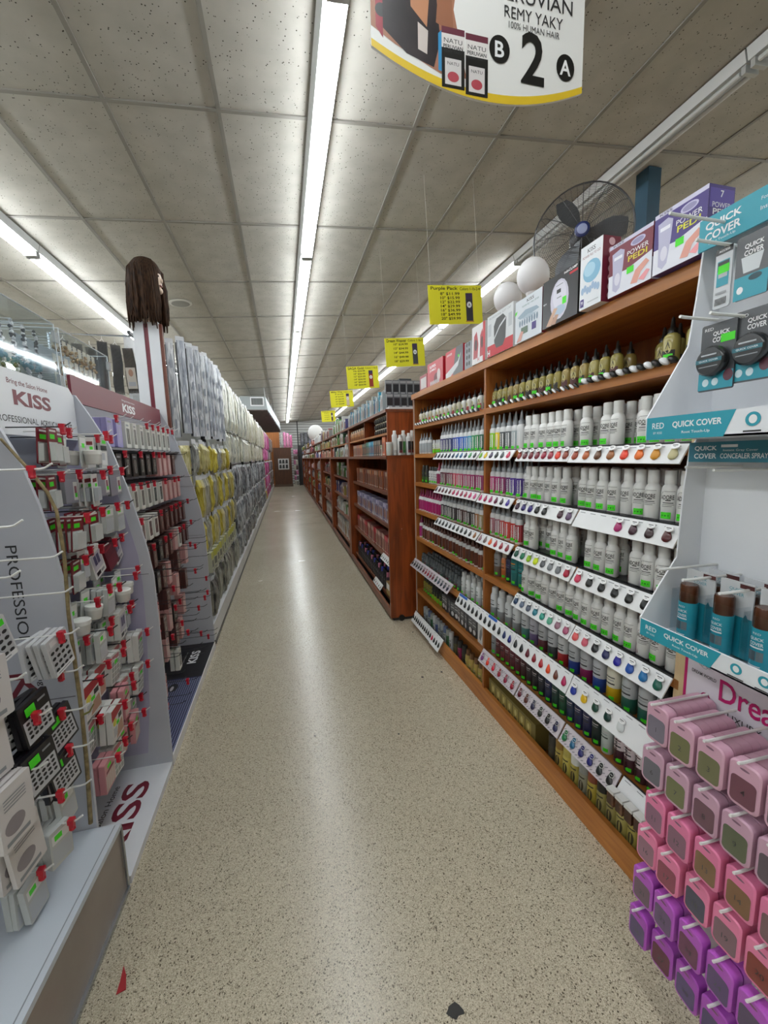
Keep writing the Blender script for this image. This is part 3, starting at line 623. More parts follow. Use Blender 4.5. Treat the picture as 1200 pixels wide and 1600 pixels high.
strip(2.765, 2.125, 1.277, .045, .034, rs('#3a1820', '#44182a', '#5a1c2c', '#4a2028', '#5c2028', '#a8204c', '#a01c54', '#8c1c3c', '#98103c', '#c84474', '#cc5488'), 'white strip of wine to pink swatches below the pink dye bottles', small=True)
strip(2.11, 1.775, 1.277, .048, .036, rs('#c43470', '#98184c', '#a01c5c', '#5c1238', '#2c1a28', '#44308c'), 'white strip of magenta to violet swatches below the violet bottles', small=True)
strip(2.765, 2.125, 1.047, .045, .034, K10[:9] + ['#2a2220', '#8c5a2c'], 'white strip of black swatches below the black dye bottles', small=True)
strip(2.11, 1.775, 1.047, .048, .036, rs('#8c6470', '#74605c', '#dc5a1c', '#a01c2c', '#94142c', '#7c1428'), 'white strip of orange and red swatches below the red dye bottles', small=True)
for k, (a, e, cc, nm) in enumerate(((3.29, 3.03, ['#2a2c2e', '#16181a', '#1c1e20', '#26282a', '#15171a'], 'black'), (3.025, 2.77, ['#5c1a24', '#8c1a2c', '#a01c34', '#7c1c2c', '#6a1a28'], 'red'), (2.765, 2.5, ['#1c3c34', '#20384a', '#1a2030', '#161a26', '#1c1a30'], 'green to navy'))):
    strip(a, e, .62, .06, .050, cc, f'protruding strip of {nm} swatches on the seventh board before the dark jars', patt=True, small=True)
strip(2.40, 1.74, .598, .073, .036, K10 + ['#1c2a5c', '#1a2470'], 'white strip of black swatches with blue tape on the seventh board', tape=((-.32, -.21), (.06, .15)), small=True)
strip(1.735, 1.33, .600, .076, .038, rs('#141519', '#16171c', '#5c1424', '#7c1222', '#98121c', '#d8481c', '#5c2a1a', '#a0144c'), 'white strip of black, red and orange swatches below the grey bottles', small=True)
strip(1.325, .92, .602, .082, .040, rs('#1c3494', '#d8b01c', '#0f3a2c', '#0c332c', '#d4d8d8', None, None), 'white strip with one yellow swatch and empty slots below the grey bottles')
strip(2.075, 1.70, .364, .068, .038, rs('#7c3a7c', '#d8341c', '#b81430', '#8c1428', '#7c1434', '#8c1a30'), 'patterned strip of violet and red swatches with pale discs on the eighth board', patt=True, small=True)
strip(1.69, 1.37, .364, .068, .038, rs('#5c1424', '#54241c', '#24203c', '#202420', '#1c1a1c', '#1a1c44'), 'patterned strip of maroon to black swatches with round discs on the eighth board', patt=True, small=True)
strip(1.36, 1.075, .364, .068, .040, rs('#1c6a3c', '#1f5a7c', '#1f1f5c', '#1c1c64', '#141a1c', '#121416'), 'patterned strip of green, blue and black swatches with round discs on the eighth board', patt=True, small=True)
t = strip(1.065, .915, .364, .062, .042, [], 'short strip hung with brown hair sample blocks above the brown spray cans', patt=False)
for i, h in enumerate(('#7c5238', '#8c6448', '#54301e', '#6a4630')):
    b = MB(); b.box(-.012, .012, -.014, .014, -.045, 0, noisy('sample_' + h[1:], h, '#3c2418', 30, .5)); b.box(-.014, .014, -.016, .016, 0, .012, OFFW); b.build('hair_sample', t, (-.058, .06 - i * .037, -.035))
strip(3.30, 2.86, .140, .085, .045, ['#141416'] * 11, 'white strip of black swatches at the foot of the shelf unit', small=True)
strip(2.855, 2.68, .142, .088, .050, ['#c8204c', '#1a1a1c', '#141416', '#141416'], 'white strip with one crimson swatch at the foot of the shelf unit', small=True)
# twisted black and white tinsel along the top shelf edge
def twist(y0, y1, n, r, label):
    t = thing('twisted_hair_strip', label, 'hair strip', (wx((y0 + y1) / 2, -r * 1.05), (y0 + y1) / 2, LV[1] - .002), (0, 0, .0165), 'twisted hair strips')
    b = MB(); L = y0 - y1
    for i in range(n):
        y = -L / 2 + (i + .5) * L / n; M = Matrix.Rotation(.7, 4, 'X')
        b.ball((0, y, r * .6), (r, L / n * .62, r * .55), (BLACK, WHITE)[i % 2], 8, 6, M)
    b.build('hair_twist', t)
twist(1.33, .96, 14, .016, 'black and white twisted hair strip along the top shelf edge near its open end')
twist(2.03, 1.36, 26, .008, 'thin black and white twisted strip before the amber oils')
twist(3.22, 2.14, 40, .009, 'thin black and white twisted strip before the small white oils')

# ------------------------------------------------------------------ boxes on top of the first unit
def carton(y0, y1, xf, dep, h, base, art, label, side=None, end=None, z=1.99, rz=.0165, cat='product box'):
    w_, yc = y0 - y1, (y0 + y1) / 2
    b = MB(); b.box(0, dep, -w_ / 2, w_ / 2, 0, h, base); r = b.build('product_box', None, (xf, yc, z + .0007), (0, 0, rz)); tag(r, label, cat)
    b = MB(); b.art(art, (0, 0, 0), NY, UP); b.build('front_print', r)
    if end: b = MB(); b.art(end, (0, -w_ / 2, 0), PX, UP); b.build('end_print', r)
    return r
SK = c('#d89a8c', .5); PK = c('#e79aa0', .5); PUR = c('#3c2a72', .4); MAR = c('#6c1a30', .4); PALE = c('#dfe0ea', .4)
def pedi(dark, acc, w_, h):
    a = w_ / 2
    return [('r', -a, 0, a, h, PALE), ('p', [(-a, h * .42), (-a * .1, h * .40), (a, h * .52), (a, h), (-a, h)], dark), ('p', [(-a, h * .93), (a, h * .93), (a, h), (-a, h)], c('#c9c6dc')),
            ('e', a * .35, h * .83, a * .33, h * .07, c('#bdb8d4')), ('e', a * .35, h * .83, a * .26, h * .05, c('#8f8ab0')),
            ('p', [(-a * .85, h * .82), (-a * .45, h * .86), (-a * .25, h * .80), (-a * .3, h * .5), (-a * .42, h * .12), (-a * .6, h * .05), (-a * .78, h * .12), (-a * .8, h * .5)], c('#b4b2cc', .3)), ('e', -a * .56, h * .30, a * .14, h * .12, c('#d8d6e4')), ('r', -a * .75, h * .68, -a * .35, h * .74, c('#e9e9f2')),
            ('t', 'POWER', a * .36, h * .68, a * .95, h * .085, 0, 0, WHITE), ('t', 'PEDI', a * .36, h * .57, a * .85, h * .10, 0, .02, c(acc)),
            ('p', [(a * .1, h * .08), (a * .3, h * .30), (a * .75, h * .42), (a * .9, h * .34), (a * .55, h * .22), (a * .4, h * .05)], SK), ('p', [(a * .45, h * .1), (a * .8, h * .22), (a * .95, h * .18), (a * .7, h * .04)], PK), ('r', -a * .1, h * .30, a * .22, h * .42, NEON), ('t', 'KISS', -a * .55, h * .965, a * .5, h * .04, 0, 0, DARK)]
b0 = carton(1.035, .885, 1.065, .085, .158, PUR, pedi(PUR, '#d8d43a', .15, .158), 'purple foot-file box, the largest near the open end of the unit top', end=[('r', .004, .105, .082, .15, c('#54449a')), ('t', '7', .043, .138, None, .016, 0, .02, WHITE), ('t', 'POWER', .043, .112, .06, .012, 0, 0, WHITE), ('t', 'PEDI', .043, .096, .055, .014, 0, .02, WHITE), ('r', 0, 0, .085, .07, PALE), ('p', [(0, .0), (.085, .03), (.085, .05), (0, .03)], c('#c8a0b0'))])
carton(1.205, 1.045, 1.068, .085, .155, MAR, pedi(MAR, '#d8c83a', .16, .155), 'dark red foot-file box beside the purple one', end=[('r', 0, 0, .085, .06, PALE)])
carton(1.325, 1.225, 1.055, .07, .205, WHITE, [('r', -.05, 0, .05, .205, c('#e4e7ec', .35)), ('t', 'KISS', 0, .185, .036, .014, 0, .01, DARK), ('t', 'POWER FILE TO GO', 0, .168, .08, .008, 0, 0, c('#7c1c34')), ('e', .004, .115, .040, .036, c('#7fb2cf', .3)), ('e', -.006, .122, .026, .022, c('#a9cfe2', .3))] + [('e', -.036 + k * .012, .06 + .006 * math.sin(k * 1.9), .007, .012, c('#9cb4d0')) for k in range(7)] + [('r', -.045, .008, -.028, .034, PUR), ('t', '9', -.0365, .022, None, .012, 0, .02, WHITE), ('r', -.01, .015, .04, .018, MIDG)],
       'white manicure-set box with a pale blue case pictured', end=[('r', 0, 0, .07, .205, MAR)] + [('e', .035, .02 + k * .028, .012, .012, c('#d8b4bc')) for k in range(7)])
carton(1.545, 1.345, 1.06, .10, .178, BLACK, [('r', -.1, 0, .1, .178, c('#1b1a1e', .3)), ('e', .0, .085, .052, .072, c('#c9c6d6', .3)), ('e', .0, .10, .038, .05, c('#d9d7e4', .3)), ('r', -.016, .108, .008, .122, DARK), ('r', -.02, .135, .02, .138, GREY), ('r', -.014, .09, .012, .094, GREY), ('e', .0, .045, .036, .018, c('#a9bcd0', .3)), ('p', [(-.075, .004), (-.03, .06), (-.008, .055), (-.03, .03), (-.045, .0)], c('#c9a48c')), ('p', [(-.05, .004), (-.02, .035), (.0, .03), (-.02, .0)], c('#b8917c')), ('r', .018, .06, .04, .085, NEON), ('t', 'indoCLAMP', .06, .168, .07, .009, 0, .02, WHITE), ('t', 'NEW', -.085, .092, .02, .006, 0, 0, WHITE), ('r', .055, .15, .098, .158, c('#b8202c'))],
       'black nail lamp box with a pale lamp pictured on the unit top')
carton(1.765, 1.57, 1.07, .10, .18, WHITE, [('r', -.0975, 0, .0975, .18, c('#cfd5dc', .35)), ('t', 'KISS', .015, .162, .05, .013, 0, .01, DARK), ('t', 'POWER FILE + NAIL DRYER', .015, .146, .12, .007, 0, 0, c('#1f6a5c'))] + [('p', [(-.08, .11), (-.02, .128), (.06, .12), (.08, .105), (.02, .10), (-.06, .098)], c('#8fa2b2', .3)), ('p', [(-.05, .095), (.0, .105), (.06, .095), (.02, .085)], c('#a9b8c4'))] + [('e', -.06 + k * .018, .078, .006, .014, c('#6f8494')) for k in range(8)] + [('r', -.05, .03, .0, .058, c('#5f7464')), ('p', [(-.085, .004), (-.05, .045), (-.03, .04), (-.05, .004)], c('#d09c90')), ('r', .03, .03, .06, .06, PUR), ('p', [(-.0975, .12), (-.085, .128), (-.08, .14), (-.0975, .135)], NEON)],
       'pale white nail dryer box beside the black nail lamp box', end=[('r', 0, 0, .1, .18, MAR), ('t', 'RED', .05, .165, .05, .012, 0, .02, WHITE)])
carton(2.03, 1.79, 1.07, .09, .20, c('#d4d6d8', .35), [('r', -.12, 0, .12, .2, c('#cfd2d4', .35)), ('r', -.12, 0, .12, .055, c('#b81c2a')), ('p', [(-.05, .06), (-.055, .14), (-.03, .17), (.03, .175), (.06, .15), (.055, .06), (.03, .03), (-.03, .03)], BLACK), ('p', [(-.055, .07), (.0, .12), (.055, .145), (.055, .155), (.0, .13), (-.055, .08)], c('#c9cccf')), ('t', 'PROFESSIONAL SOFT CAP', 0, .185, .2, .010, 0, 0, GREY), ('t', 'H', -.105, .02, None, .03, 0, .02, WHITE), ('r', -.11, .1, -.08, .16, MIDG), ('r', .08, .1, .11, .16, MIDG)],
       'white and red box with a black bonnet dryer pictured')
carton(2.21, 2.06, 1.07, .08, .20, c('#d9d4d4', .35), [('r', -.075, 0, .075, .2, c('#dcd8d8', .35)), ('p', [(-.06, .03), (-.05, .15), (-.02, .17), (.0, .1), (-.01, .03)], c('#a01c2a', .3)), ('p', [(.015, .03), (.02, .14), (.045, .17), (.06, .1), (.055, .03)], c('#a01c2a', .3)), ('e', -.03, .10, .016, .03, c('#3a1418')), ('e', .04, .10, .012, .03, c('#3a1418')), ('r', .05, 0, .075, .2, c('#b81c2a')), ('t', 'H', .0, .02, None, .02, 0, .02, RED)], 'white box with two red dryers pictured, beyond the bonnet dryer box')
carton(2.33, 2.23, 1.08, .07, .15, c('#9a9da0', .35), [('r', -.05, 0, .05, .15, c('#777b80', .3))] + [('e', -.02 + .03 * (k % 2), .03 + .035 * (k // 2), .011, .012, c('#2a2c2e')) for k in range(8)], 'grey roller-kit box with rows of dark rounds on the unit top')
carton(2.62, 2.36, 1.08, .10, .165, c('#b81c30', .35), [('r', -.13, 0, .13, .165, c('#b81c30', .35)), ('p', [(-.02, 0), (.13, .0), (.13, .165), (.03, .165)], c('#2c2e30', .3)), ('r', .06, .1, .075, .115, NEON), ('t', 'ADVANCED', -.07, .14, .08, .012, 0, .01, WHITE), ('p', [(-.13, 0), (-.06, 0), (.06, .05), (.1, .12), (.06, .08), (-.13, .03)], c('#d8dadc'))], 'red and charcoal clipper box on the unit top')
carton(2.97, 2.68, 1.08, .10, .165, c('#a8182c', .35), [('r', -.145, 0, .145, .165, c('#b01c30', .35)), ('t', 'SUPER', -.04, .135, .12, .020, 0, .02, WHITE), ('t', 'JUMBO', -.04, .108, .12, .020, 0, .02, WHITE), ('e', .03, .045, .05, .035, c('#5c1420')), ('e', .07, .06, .03, .04, c('#d8ccca'))] + [('e', -.08 + k * .03, .02, .012, .016, c('#c9c4c4')) for k in range(6)], 'crimson super jumbo box at the far end of the unit top')
carton(3.18, 3.02, 1.09, .08, .12, c('#8c1a2c', .35), [('r', -.06, .02, .06, .1, c('#c9c4c4'))], 'small crimson box at the far corner of the unit top')
# mannequin stands behind the boxes
def dome(x, y, r, zc, label):
    t = thing('wig_stand', label, 'wig stand', (x, y, 1.99), (0, 0, .3))
    h = zc - 1.99
    b = MB(); b.ball((0, 0, h), (r, r * .92, r * 1.05), c('#e3e1e2', .4), 20, 12); b.build('foam_head', t)
    b = MB(); b.lathe([(r * .75, 0), (r * .75, .012), (r * .3, .02), (r * .28, h * .7), (r * .5, h - r * .7)], c('#d9d7d8', .45), 14); b.build('stand_neck', t)
dome(1.275, 1.95, .083, 2.375, 'white foam wig head standing behind the black nail lamp box')
dome(1.28, 2.20, .080, 2.36, 'white foam wig head partly hidden behind the nail dryer boxes')
b = MB(); 
t = thing('wig_stand', 'white curved plastic stand beside the grey roller-kit box', 'wig stand', (1.24, 2.47, 1.99))
b.lathe([(.05, 0), (.05, .01), (.02, .03), (.03, .08), (.06, .16), (.055, .20), (.03, .215)], c('#dcdadb', .4), 16); b.build('stand_body', t)

# ------------------------------------------------------------------ fans, column
def fan(x, y, z, dia, n, label):
    t = thing('pedestal_fan', label, 'fan', (x, y, 0))
    n = Vector(n).normalized(); M = n.to_track_quat('Z', 'Y').to_matrix().to_4x4(); M.translation = Vector((0, 0, z)); R_ = dia / 2
    GW = c('#5c5d60', .35, .6); b = MB()
    for k in range(12):
        a = 2 * PI * k / 12; ca, sa = math.cos(a), math.sin(a)
        b.tube([M @ Vector((ca * q * R_, sa * q * R_, h)) for q, h in ((.12, .075), (.5, .07), (.85, .045), (1, 0))], .0022, GW, 4, False)
    for k in range(26):
        q = .16 + .84 * k / 25; h = .076 * (1 - max(0, q - .1) ** 3 * .92) if q < .999 else 0
        b.tube([M @ Vector((math.cos(2 * PI * i / 40) * q * R_, math.sin(2 * PI * i / 40) * q * R_, h)) for i in range(41)], .0013 if k < 25 else .0045, GW, 4, False)
    b.build('front_guard', t)
    b = MB()
    for k in range(48):
        a = 2 * PI * k / 48; ca, sa = math.cos(a), math.sin(a)
        b.tube([M @ Vector((ca * q * R_, sa * q * R_, h)) for q, h in ((.2, -.09), (.8, -.075), (1, 0))], .0011, GW, 4, False)
    b.build('rear_guard', t)
    b = MB()
    for k in range(3):
        a0 = 2 * PI * k / 3; pts = []
        A_, B_ = [], []
        for i in range(7):
            q = .12 + .76 * i / 6; wd = .12 + .28 * math.sin(PI * min(1, q + .1)) ; A_.append(M @ Vector((math.cos(a0 - wd) * q * R_, math.sin(a0 - wd) * q * R_, -.03))); B_.append(M @ Vector((math.cos(a0 + wd) * q * R_, math.sin(a0 + wd) * q * R_, .015)))
        b.add(A_ + B_, [(i, i + 1, 8 + i, 7 + i) for i in range(6)], c('#5f6266', .4, .3)); b.add([p + n * .003 for p in A_ + B_], [(7 + i, 8 + i, i + 1, i) for i in range(6)], c('#5f6266', .4, .3))
    b.build('fan_blade', t)
    b = MB(); b.lathe([(R_ * .15, .068), (R_ * .15, .082), (R_ * .11, .088)], c('#1f2a5c', .35), 20, M); hub = b.build('hub_badge', t)
    b = MB(); b.lathe([(R_ * .10, .0885), (R_ * .085, .0895)], c('#8c94b8', .3), 20, M); b.build('badge_ring', hub)
    b = MB(); b.lathe([(.05, -.22), (.07, -.18), (.07, -.06), (.03, -.02)], DARK, 16, M); b.build('motor', t)
    b = MB(); mp = M @ Vector((0, 0, -.14)); b.tube([(mp.x, mp.y, 0.02), (mp.x, mp.y, mp.z - .06)], .018, DARK, 10); b.build('pole', t)
    b = MB(); b.lathe([(.24, 0), (.24, .02), (.05, .04)], DARK, 24, Matrix.Translation((mp.x, mp.y, 0))); b.build('base', t)
fan(1.83, 2.30, 2.79, .55, (-.62, -.78, -.05), 'wire-caged pedestal fan with navy hub behind the shelf unit top')
fan(2.22, 1.42, 2.44, .50, (-.75, .35, -.2), 'dark wire-caged fan mostly hidden behind the purple foot-file box')
b = MB(); b.box(-.062, .062, -.062, .062, 0, 3.765, noisy('blue_painted_steel', '#2a4a5e', '#33566a', 3, .5)); struct(b.build('trim_column', None, (3.07, 3.08, 0)))

# ------------------------------------------------------------------ big hanging aisle sign
SY, SX0, SX1 = 1.5, .362, 1.170
t = thing('aisle_sign', 'large white hanging aisle sign with a big black number and yellow curved edge', 'sign', ((SX0 + SX1) / 2, SY, 0), (0, 0, 0))
W2 = (SX1 - SX0) / 2
def arc(x): return 2.742 + .094 * (x / W2 - .03) ** 2
xs = [-W2 + 2 * W2 * i / 30 for i in range(31)]
b = MB(); b.prism([(x, 0, arc(x)) for x in xs] + [(W2, 0, 3.38), (-W2, 0, 3.38)], (0, .008, 0), c('#e4e4e2', .4)); b.build('panel', t)
b = MB(); HAIR = noisy('printed_hair', '#1a1418', '#2a2024', 8, .4); SKN = c('#8c5a40', .5); SKL = c('#b07a58', .5)
def q(px_, py_): return ((px_ - 580) / 332 * .808 - W2 + .0, 0)   # unused helper kept simple
sh = [('q', [(x, arc(x)) for x in xs], [(x, arc(x) + .028 - .006 * (x / W2) ** 2) for x in xs], c('#d9b82a', .4))]
def pp(*pts): return [(x * 2 * W2 - W2, z) for x, z in pts]
sh += [('p', pp((.0, 2.90), (.10, 2.86), (.30, 2.80), (.42, 2.80), (.36, 3.0), (.40, 3.2), (.02, 3.36), (.0, 3.2)), c('#9a6a54', .5)),
       ('p', pp((.02, 2.90), (.05, 2.87), (.05, 3.34), (.02, 3.36)), c('#8c2434')), ('e', -W2 + .035, 2.95, .02, .02, c('#2a2a2c')), ('e', -W2 + .035, 3.02, .02, .02, c('#c9b4b4')),
       ('p', pp((.05, 2.90), (.15, 2.84), (.27, 2.815), (.30, 2.90), (.28, 3.05), (.33, 3.25), (.30, 3.36), (.06, 3.36), (.05, 3.1)), HAIR),
       ('p', pp((.17, 2.98), (.24, 2.93), (.26, 3.10), (.20, 3.30), (.16, 3.2)), SKL), ('p', pp((.20, 2.86), (.24, 2.85), (.245, 2.92), (.20, 2.94)), c('#c8beb8')),
       ('p', pp((.29, 2.81), (.36, 2.80), (.37, 2.90), (.33, 2.95), (.29, 2.92)), c('#2f86b8')), ('p', pp((.28, 2.95), (.36, 2.93), (.35, 3.05), (.30, 3.12)), SKN)]
def ppack(x0, x1, z0, z1):
    cx = (x0 + x1) / 2 * 2 * W2 - W2; wq = (x1 - x0) * 2 * W2
    return [('p', pp((x0, z0), (x1, z0), (x1, z1), (x0, z1)), c('#dcd8d6')), ('p', pp((x0, z1 - .02), (x1, z1 - .02), (x1, z1), (x0, z1)), c('#5c2434')), ('p', pp((x0, z0), (x1, z0), (x1, z0 + .12), (x0, z0 + .12)), BLACK),
            ('t', 'NATU', cx, z1 - .040, wq * .8, .014, 0, 0, DARK), ('t', 'PERUVIAN', cx, z1 - .058, wq * .85, .012, 0, .02, DARK), ('t', 'REMY YAKY', cx, z1 - .072, wq * .8, .008, 0, .02, DARK), ('p', pp((x0 + .015, z0 + .01), (x1 - .015, z0 + .01), (x1 - .015, z0 + .09), (x0 + .015, z0 + .09)), c('#d0cccc')), ('t', 'NATU', cx, z0 + .075, wq * .5, .010, 0, 0, DARK), ('e', cx, z0 + .035, wq * .25, .016, c('#a8404c'))]
sh += ppack(.305, .41, 2.762, 2.945) + ppack(.415, .52, 2.752, 2.94)
TX = lambda f: f * 2 * W2 - W2
sh += [('t', 'NATURAL', TX(.76), 3.19, .22, .05, 0, .02, c('#2a2a2c')), ('t', 'PERUVIAN', TX(.75), 3.092, .30, .046, 0, .004, c('#2a2a2c')), ('t', 'REMY YAKY', TX(.742), 3.034, .235, .036, 0, 0, c('#2a2a2c')), ('t', '100% HUMAN HAIR', TX(.745), 2.996, .205, .021, 0, 0, c('#2a2a2c')),
       ('e', TX(.575), 2.912, .040, .044, 28, BLACK), ('t', 'B', TX(.575), 2.912, .036, .050, 0, .02, WHITE), ('t', '2', TX(.74), 2.905, .095, .165, 0, .02, BLACK), ('e', TX(.907), 2.90, .038, .044, 28, BLACK), ('t', 'A', TX(.907), 2.90, .046, .050, 0, .02, WHITE)]
sh = [s_[:-1] + (28, s_[-1]) if (s_[0] == 'e' and len(s_) == 6) else s_ for s_ in sh]
b.art(sh, (0, 0, 0), PX, UP, step=.00005); b.build('front_print', t)
b = MB()
for x in (-.3, .3): b.tube([(x, .004, 3.375), (x, .004, 3.588 + .0647 * (x + .766))], .0025, STEEL, 5)
b.build('hanging_rod', t)

# ------------------------------------------------------------------ yellow price signs over the second run
YEL = c('#e2dc2a', .5)
def price_sign(x, y, z, w_, h, head, sub, rows, pic, ropes, label, rz=0.0):
    t = thing('price_sign', label, 'price sign', (x, y, z), (0, -.06, rz), 'yellow price signs')
    b = MB(); b.box(-w_ / 2, w_ / 2, 0, .002, -h, 0, YEL); b.build('card', t)
    sh = [('t', head, -w_ * .20, -h * .09, w_ * .5, h * .11, 0, .02, BLACK), ('t', sub, w_ * .28, -h * .09, w_ * .38, h * .075, 0, .01, BLACK)]
    for i, tx in enumerate(rows): sh.append(('t', tx, -w_ * .10, -h * (.22 + i * .74 / len(rows)), w_ * .36, h * .085, 0, .015, BLACK))
    sh += [('r', w_ * .19, -h * .93, w_ * .32, -h * .20, c(pic)), ('r', w_ * .19, -h * .36, w_ * .32, -h * .20, c('#3a2a4c')), ('e', w_ * .255, -h * .50, w_ * .045, h * .08, 16, WHITE), ('t', 'A', w_ * .255, -h * .5, w_ * .04, h * .08, 0, .02, BLACK), ('r', w_ * .18, -h * .95, w_ * .33, -h * .92, c('#b8863a'))]
    b = MB(); b.art(sh, (0, 0, 0), PX, UP); b.build('front_print', t)
    b = MB()
    for s_ in (-.45, .45): b.tube([(s_ * w_, .001, -.005), (s_ * w_ * .98, .001, ropes)], .0008, c('#d9d9d4'), 4)
    b.build('hanging_line', t)
S_ = 'Colors 1-1b-2-4'
price_sign(1.44, 3.3, 2.862, .47, .30, 'Purple Pack', S_, ['8" $11.99', '10" $15.99', '12" $22.99', '14" $29.99', '16" $36.99', '18" $49.99', '20" $59.99'], '#2c2a34', .80, 'yellow hanging price card headed for the purple pack, first in its line')
price_sign(1.365, 4.5, 2.775, .45, .30, 'Dream Weaver', 'Colors 1-1b-2', ['10" $24.99', '12" $34.99', '14" $44.99', '16" $49.99', '18" $59.99'], '#3a3c40', .88, 'yellow hanging price card with five prices, second in its line')
price_sign(1.14, 5.8, 2.745, .45, .30, 'SAGA Gold', 'Colors 1-1b-2', ['10s $24.99', '10" $26.99', '12" $29.99', '14" $34.99', '16" $44.99', '18" $54.99'], '#8c2a1c', .90, 'yellow hanging price card with a red and black picture, third in its line')
price_sign(1.095, 7.6, 2.695, .42, .29, 'Milky Way', 'Colors 1-1b', ['8" $14.99', '10" $19.99', '12" $24.99', '14" $29.99', '16" $34.99'], '#c9b8a0', .95, 'small distant yellow price card with a pale picture, fourth in its line')
price_sign(1.26, 11.4, 2.755, .38, .29, 'Yaky', 'Colors', ['8" $12.99', '10" $14.99', '12" $18.99', '14" $22.99'], '#4a3a3a', .90, 'small yellow hanging price card with four prices, last in its line')
# ------------------------------------------------------------------ turquoise and white cardboard display, near right
t = thing('cosmetics_display', 'white cardboard floor display with turquoise ledges and pink-bordered lower board', 'display stand', (1.02, .45, 0))
ox, oy = 1.02, .45
def dp(name, fn, par=t):
    b = MB(); fn(b); b.v = [(x - ox, y - oy, z) for x, y, z in b.v]; return b.build(name, par)
SIDE = [(1.03, 1.04), (.852, 1.04), (.848, 1.082), (.900, 1.160), (.949, 1.229), (.955, 1.40), (.966, 1.50), (.985, 1.52), (.835, 1.52), (.831, 1.569), (.880, 1.645), (.938, 1.735), (.952, 1.84), (.962, 1.945), (.962, 2.0), (1.03, 2.02)]
YS, YE = .80, .05
dp('side_panel', lambda b: b.prism([(x, YS, z) for x, z in SIDE], (0, .004, 0), CARDW))
dp('back_panel', lambda b: b.box(1.02, 1.03, YE, YS, .08, 2.02, CARDW))
def ledge(b, x0, z0, z1):
    b.box(x0, 1.02, YE, YS, z0, z0 + .004, CARDW); b.box(x0, x0 + .005, YE, YS, z0, z1, CARDW)
for x0, z0, z1 in ((.832, 1.52, 1.570), (.849, 1.038, 1.080)):
    lg = dp('ledge', lambda b: ledge(b, x0, z0, z1)); h = z1 - z0; zm = (z0 + z1) / 2
    sh = [('p', [(0, 0), (.175, 0), (.195, h), (0, h)], TEAL), ('t', 'RED', .030, h * .62, .030, h * .26, 0, .01, WHITE), ('t', 'BY KISS', .030, h * .30, .022, h * .10, 0, 0, WHITE), ('t', 'QUICK COVER', .118, h * .60, .105, h * .30, 0, .025, WHITE), ('t', 'Root Touch-Up', .118, h * .26, .060, h * .14, 0, .015, WHITE),
          ('e', .225, h * .58, h * .26, h * .26, 20, TEAL), ('e', .225, h * .58, h * .14, h * .16, 16, WHITE), ('r', .21, h * .12, .24, h * .18, DARK), ('e', .275, h * .58, h * .26, h * .26, 20, TEAL), ('e', .275, h * .58, h * .14, h * .16, 16, WHITE), ('r', .26, h * .12, .29, h * .18, DARK)]
    dp('ledge_print', lambda b: b.art(sh, (x0, YS, z0), NY, UP), None).parent = lg
hd = dp('header_board', lambda b: (b.box(.945, .95, YE, YS, 1.937, 2.003, TEAL), b.box(.95, 1.02, YE, YS, 1.995, 2.003, TEAL)))
dp('header_lettering', lambda b: b.art([('t', 'QUICK', .052, .045, .075, .017, 0, .025, WHITE), ('t', 'COVER', .052, .024, .075, .017, 0, .025, WHITE), ('t', 'Root Touch-Up', .052, .009, .055, .006, 0, 0, WHITE), ('t', 'For Natural Application', .17, .045, .09, .009, 0, 0, WHITE), ('t', 'Instant Root Color', .17, .028, .09, .008, 0, 0, WHITE)], (.945, YS, 1.937), NY, UP), None).parent = hd
mid = dp('header_board', lambda b: b.box(.958, .962, YE, .797, 1.466, 1.512, c('#2b6f82', .4)))
dp('header_lettering', lambda b: b.art([('t', 'QUICK', .040, .031, .052, .012, 0, .02, WHITE), ('t', 'COVER', .040, .014, .052, .012, 0, .02, WHITE), ('r', .075, .033, .11, .039, WHITE), ('t', 'CONCEALER SPRAY', .122, .014, .095, .011, 0, .01, WHITE), ('t', 'Instant Gray Cover', .115, .026, .07, .006, 0, 0, WHITE)], (.958, .797, 1.466), NY, UP), None).parent = mid
def peg(par, y, z, x0, x1, r=.003, up=.0, mat=WIREW, nm='peg_hook', off=(0, 0)):
    b = MB(); b.tube([(x0 - off[0], y - off[1], z), (x1 + .012 * (1 if x0 > x1 else -1) - off[0], y - off[1], z + .002), (x1 - off[0], y - off[1], z + up)], r, mat, 6); return b.build(nm, par)
for y, z, x1 in ((.745, 1.975, .80), (.70, 1.905, .82), (.715, 1.765, .81), (.66, 1.755, .82), (.755, 1.215, .845), (.70, 1.205, .85), (.62, 1.20, .85), (.72, 1.455, .86), (.66, 1.45, .86)):
    peg(t, y, z, 1.02, x1, .0032, .003, off=(ox, oy))
